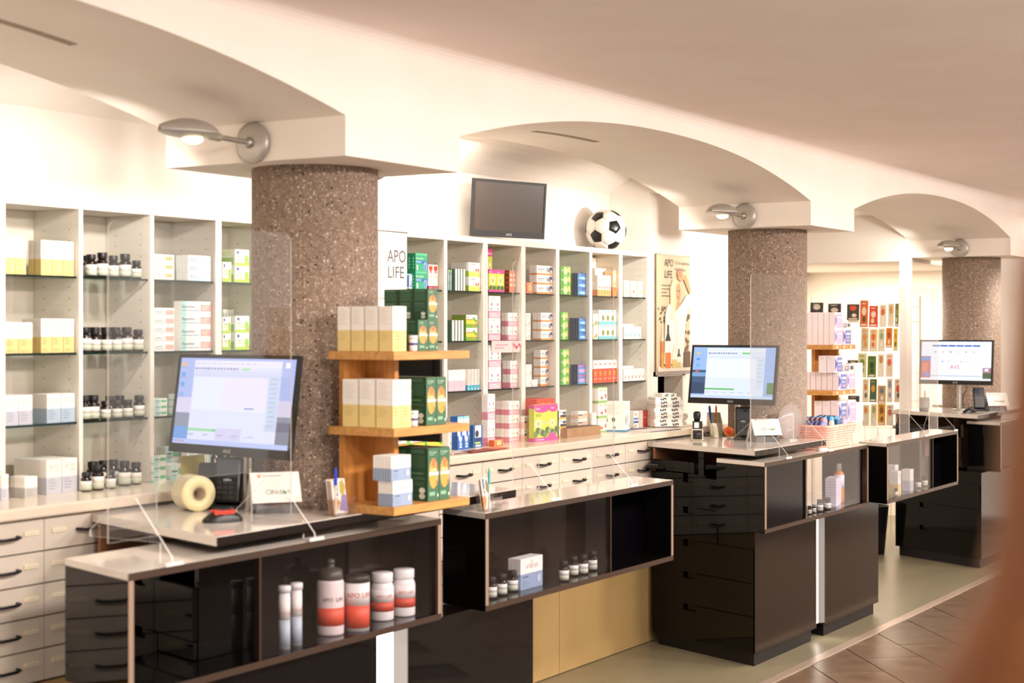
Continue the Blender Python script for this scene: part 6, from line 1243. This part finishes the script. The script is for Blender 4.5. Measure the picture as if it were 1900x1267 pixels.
# ================================================================== CARD RACK IN THE BACK ROOM
RX = 12.25; rk = lambda px, py: at_x(px, py, RX)
t = thing('card_rack', 'white wire rack holding rows of greeting cards in the back room', 'rack', (RX + .05, 4.3, 0)); WIRE = mat('wire_white', '#e4d8c4', .5)
for py_ in (570, 597, 637, 690, 742, 793):
    z = rk(1600, py_)[2]; m = MB(); m.tube([(0, -.42, z), (0, .46, z)], .003, WIRE, 5); m.build('wire', t)
for k in range(9): m = MB(); m.tube([(.004, -.40 + k * .105, .02), (.004, -.40 + k * .105, 1.83)], .0025, WIRE, 5); m.build('wire', t)
for s_ in (-.42, .46): m = MB(); m.tube([(.01, s_, 0), (.01, s_, 1.86)], .008, WIRE, 8); m.box(-.15, .15, s_ - .015, s_ + .015, 0, .02, WIRE); m.build('post', t)
CARDS = [(0, 1504, 1528, 561, 592, '#3b3a3c', '#d8d0c8', 'black'), (0, 1537, 1561, 563, 592, '#3d3b3c', '#d8d0c8', 'black'), (0, 1572, 1595, 564, 594, '#454244', '#e0603c', 'black'),
 (1, 1596, 1611, 557, 607, '#e8743a', '#f6e6d0', 'orange'), (1, 1613, 1629, 567, 607, '#dd4a2a', '#f3d9c4', 'red'), (1, 1632, 1645, 565, 607, '#efe4d2', '#d8783c', 'cream'), (1, 1648, 1659, 563, 606, '#e6dcc4', '#e0a060', 'pale'), (1, 1661, 1668, 563, 606, '#7a7a3a', '#b0a85a', 'olive'),
 (2, 1598, 1612, 608, 652, '#d8ccaa', '#e0a04a', 'sand'), (2, 1614, 1628, 610, 652, '#e3c9a0', '#e0703a', 'peach'), (2, 1630, 1642, 609, 652, '#dfd9c0', '#9aa878', 'pale green'), (2, 1644, 1656, 608, 645, '#e0853c', '#b0552a', 'orange'), (2, 1658, 1666, 609, 651, '#e8c65a', '#d89a3a', 'yellow'),
 (3, 1592, 1608, 655, 700, '#dfdca8', '#7a9a4a', 'green-white'), (3, 1610, 1626, 660, 700, '#5f7a34', '#2f4a24', 'dark green'), (3, 1629, 1641, 656, 699, '#f0e6d6', '#c9904a', 'white'), (3, 1644, 1657, 656, 699, '#f0dccb', '#d86a4a', 'rose'),
 (4, 1601, 1612, 703, 746, '#eadfc4', '#d89a5a', 'cream'), (4, 1614, 1627, 703, 746, '#3f6a4a', '#e0a03a', 'dark green'), (4, 1629, 1644, 715, 748, '#c9a878', '#6f7f8f', 'brown'), (4, 1646, 1656, 702, 746, '#ece2d0', '#8f9ab4', 'white'), (4, 1660, 1674, 703, 746, '#e6d6bc', '#e0553a', 'beige'),
 (5, 1601, 1613, 751, 790, '#e6dfc8', '#e0903a', 'cream'), (5, 1616, 1627, 750, 790, '#dcd6b4', '#b0a050', 'pale green'), (5, 1629, 1643, 749, 789, '#e2a53c', '#8a5a2a', 'amber'), (5, 1645, 1658, 751, 789, '#eadcc8', '#d8683a', 'cream'), (5, 1674, 1686, 742, 768, '#ee7a3a', '#d8522a', 'orange'),
 (3, 1573, 1594, 668, 690, '#3f3c3e', '#cfc8c0', 'black'), (5, 1574, 1595, 734, 760, '#3f3c3e', '#cfc8c0', 'black'), (3, 1532, 1560, 655, 668, '#ebe4cc', '#c9c4a4', 'pale'), (5, 1534, 1560, 736, 756, '#e6e2cc', '#bdb898', 'pale'), (0, 1574, 1594, 594, 612, '#efe8da', '#d8c8a8', 'white')]
for i, (r, xa_, xb_, ya_, yb_, c1, c2, nm) in enumerate(CARDS):
    x_ = RX + (.02 if c1 in ('#3b3a3c', '#3d3b3c', '#454244', '#3f3c3e') else 0) - .0; A = at_x(xa_, yb_, x_); B = at_x(xb_, ya_, x_); w, h = A[1] - B[1], B[2] - A[2]
    m = MB(); m.box(0, .004, 0, w, 0, h, P(c1)); o_ = (-.0004, w, 0); U_, V_ = (0, -w, 0), (0, 0, h)
    sd = random.Random(i)
    m.ell(o_, U_, V_, .5, .55 + .2 * sd.random(), .28, .16, P(c2), 12); m.ell((-.0006, w, 0), U_, V_, .4 + .2 * sd.random(), .3, .2, .12, P(sd.choice(['#f3eadb', c2, '#5a5a4a', '#f0d9b0'])), 10); m.rect((-.0005, w, 0), U_, V_, .15, .85, .05, .12, P('#f1e8da')); m.rect((-.0005, w, 0), U_, V_, .2, .7, .86, .9, P(c2))
    o = m.build('greeting_card', loc=(x_ - .012, B[1], A[2])); o.rotation_euler = (0, math.radians(4), 0)
    k = [q[0] for q in CARDS[:i]].count(r)
    tag(o, f'{nm} card on the wire rack, {["top row left", "top row", "second row", "third row", "fourth row", "bottom row"][r]}, {["first", "second", "third", "fourth", "fifth", "sixth", "seventh"][k]} counted from left', 'card', 'greeting cards on the wire rack')

# ================================================================== FOREGROUND
c = (FW[0] * .62 + RT[0] * .2135, FW[1] * .62 + RT[1] * .2135)  # brown lathed form made up for an unidentified blurred shape
t = thing('foreground_form', 'blurred brown rounded form close to the lens at the right edge', 'post', (c[0], c[1], 0)); m = MB()
BROWNF = noisy('red_brown_grain', [(.3, '#653612'), (.5, '#7e4718'), (.75, '#965a24')], 12, .5, stretch=(6, 6, .6))
m.lathe([(.07, 0), (.07, .9), (.066, 1.40), (.058, 1.445), (.044, 1.475), (.032, 1.50), (.0265, 1.53), (.0235, 1.57), (.0205, 1.62), (.0165, 1.64), (.001, 1.645)], BROWNF, n=28); m.build('shaft', t)
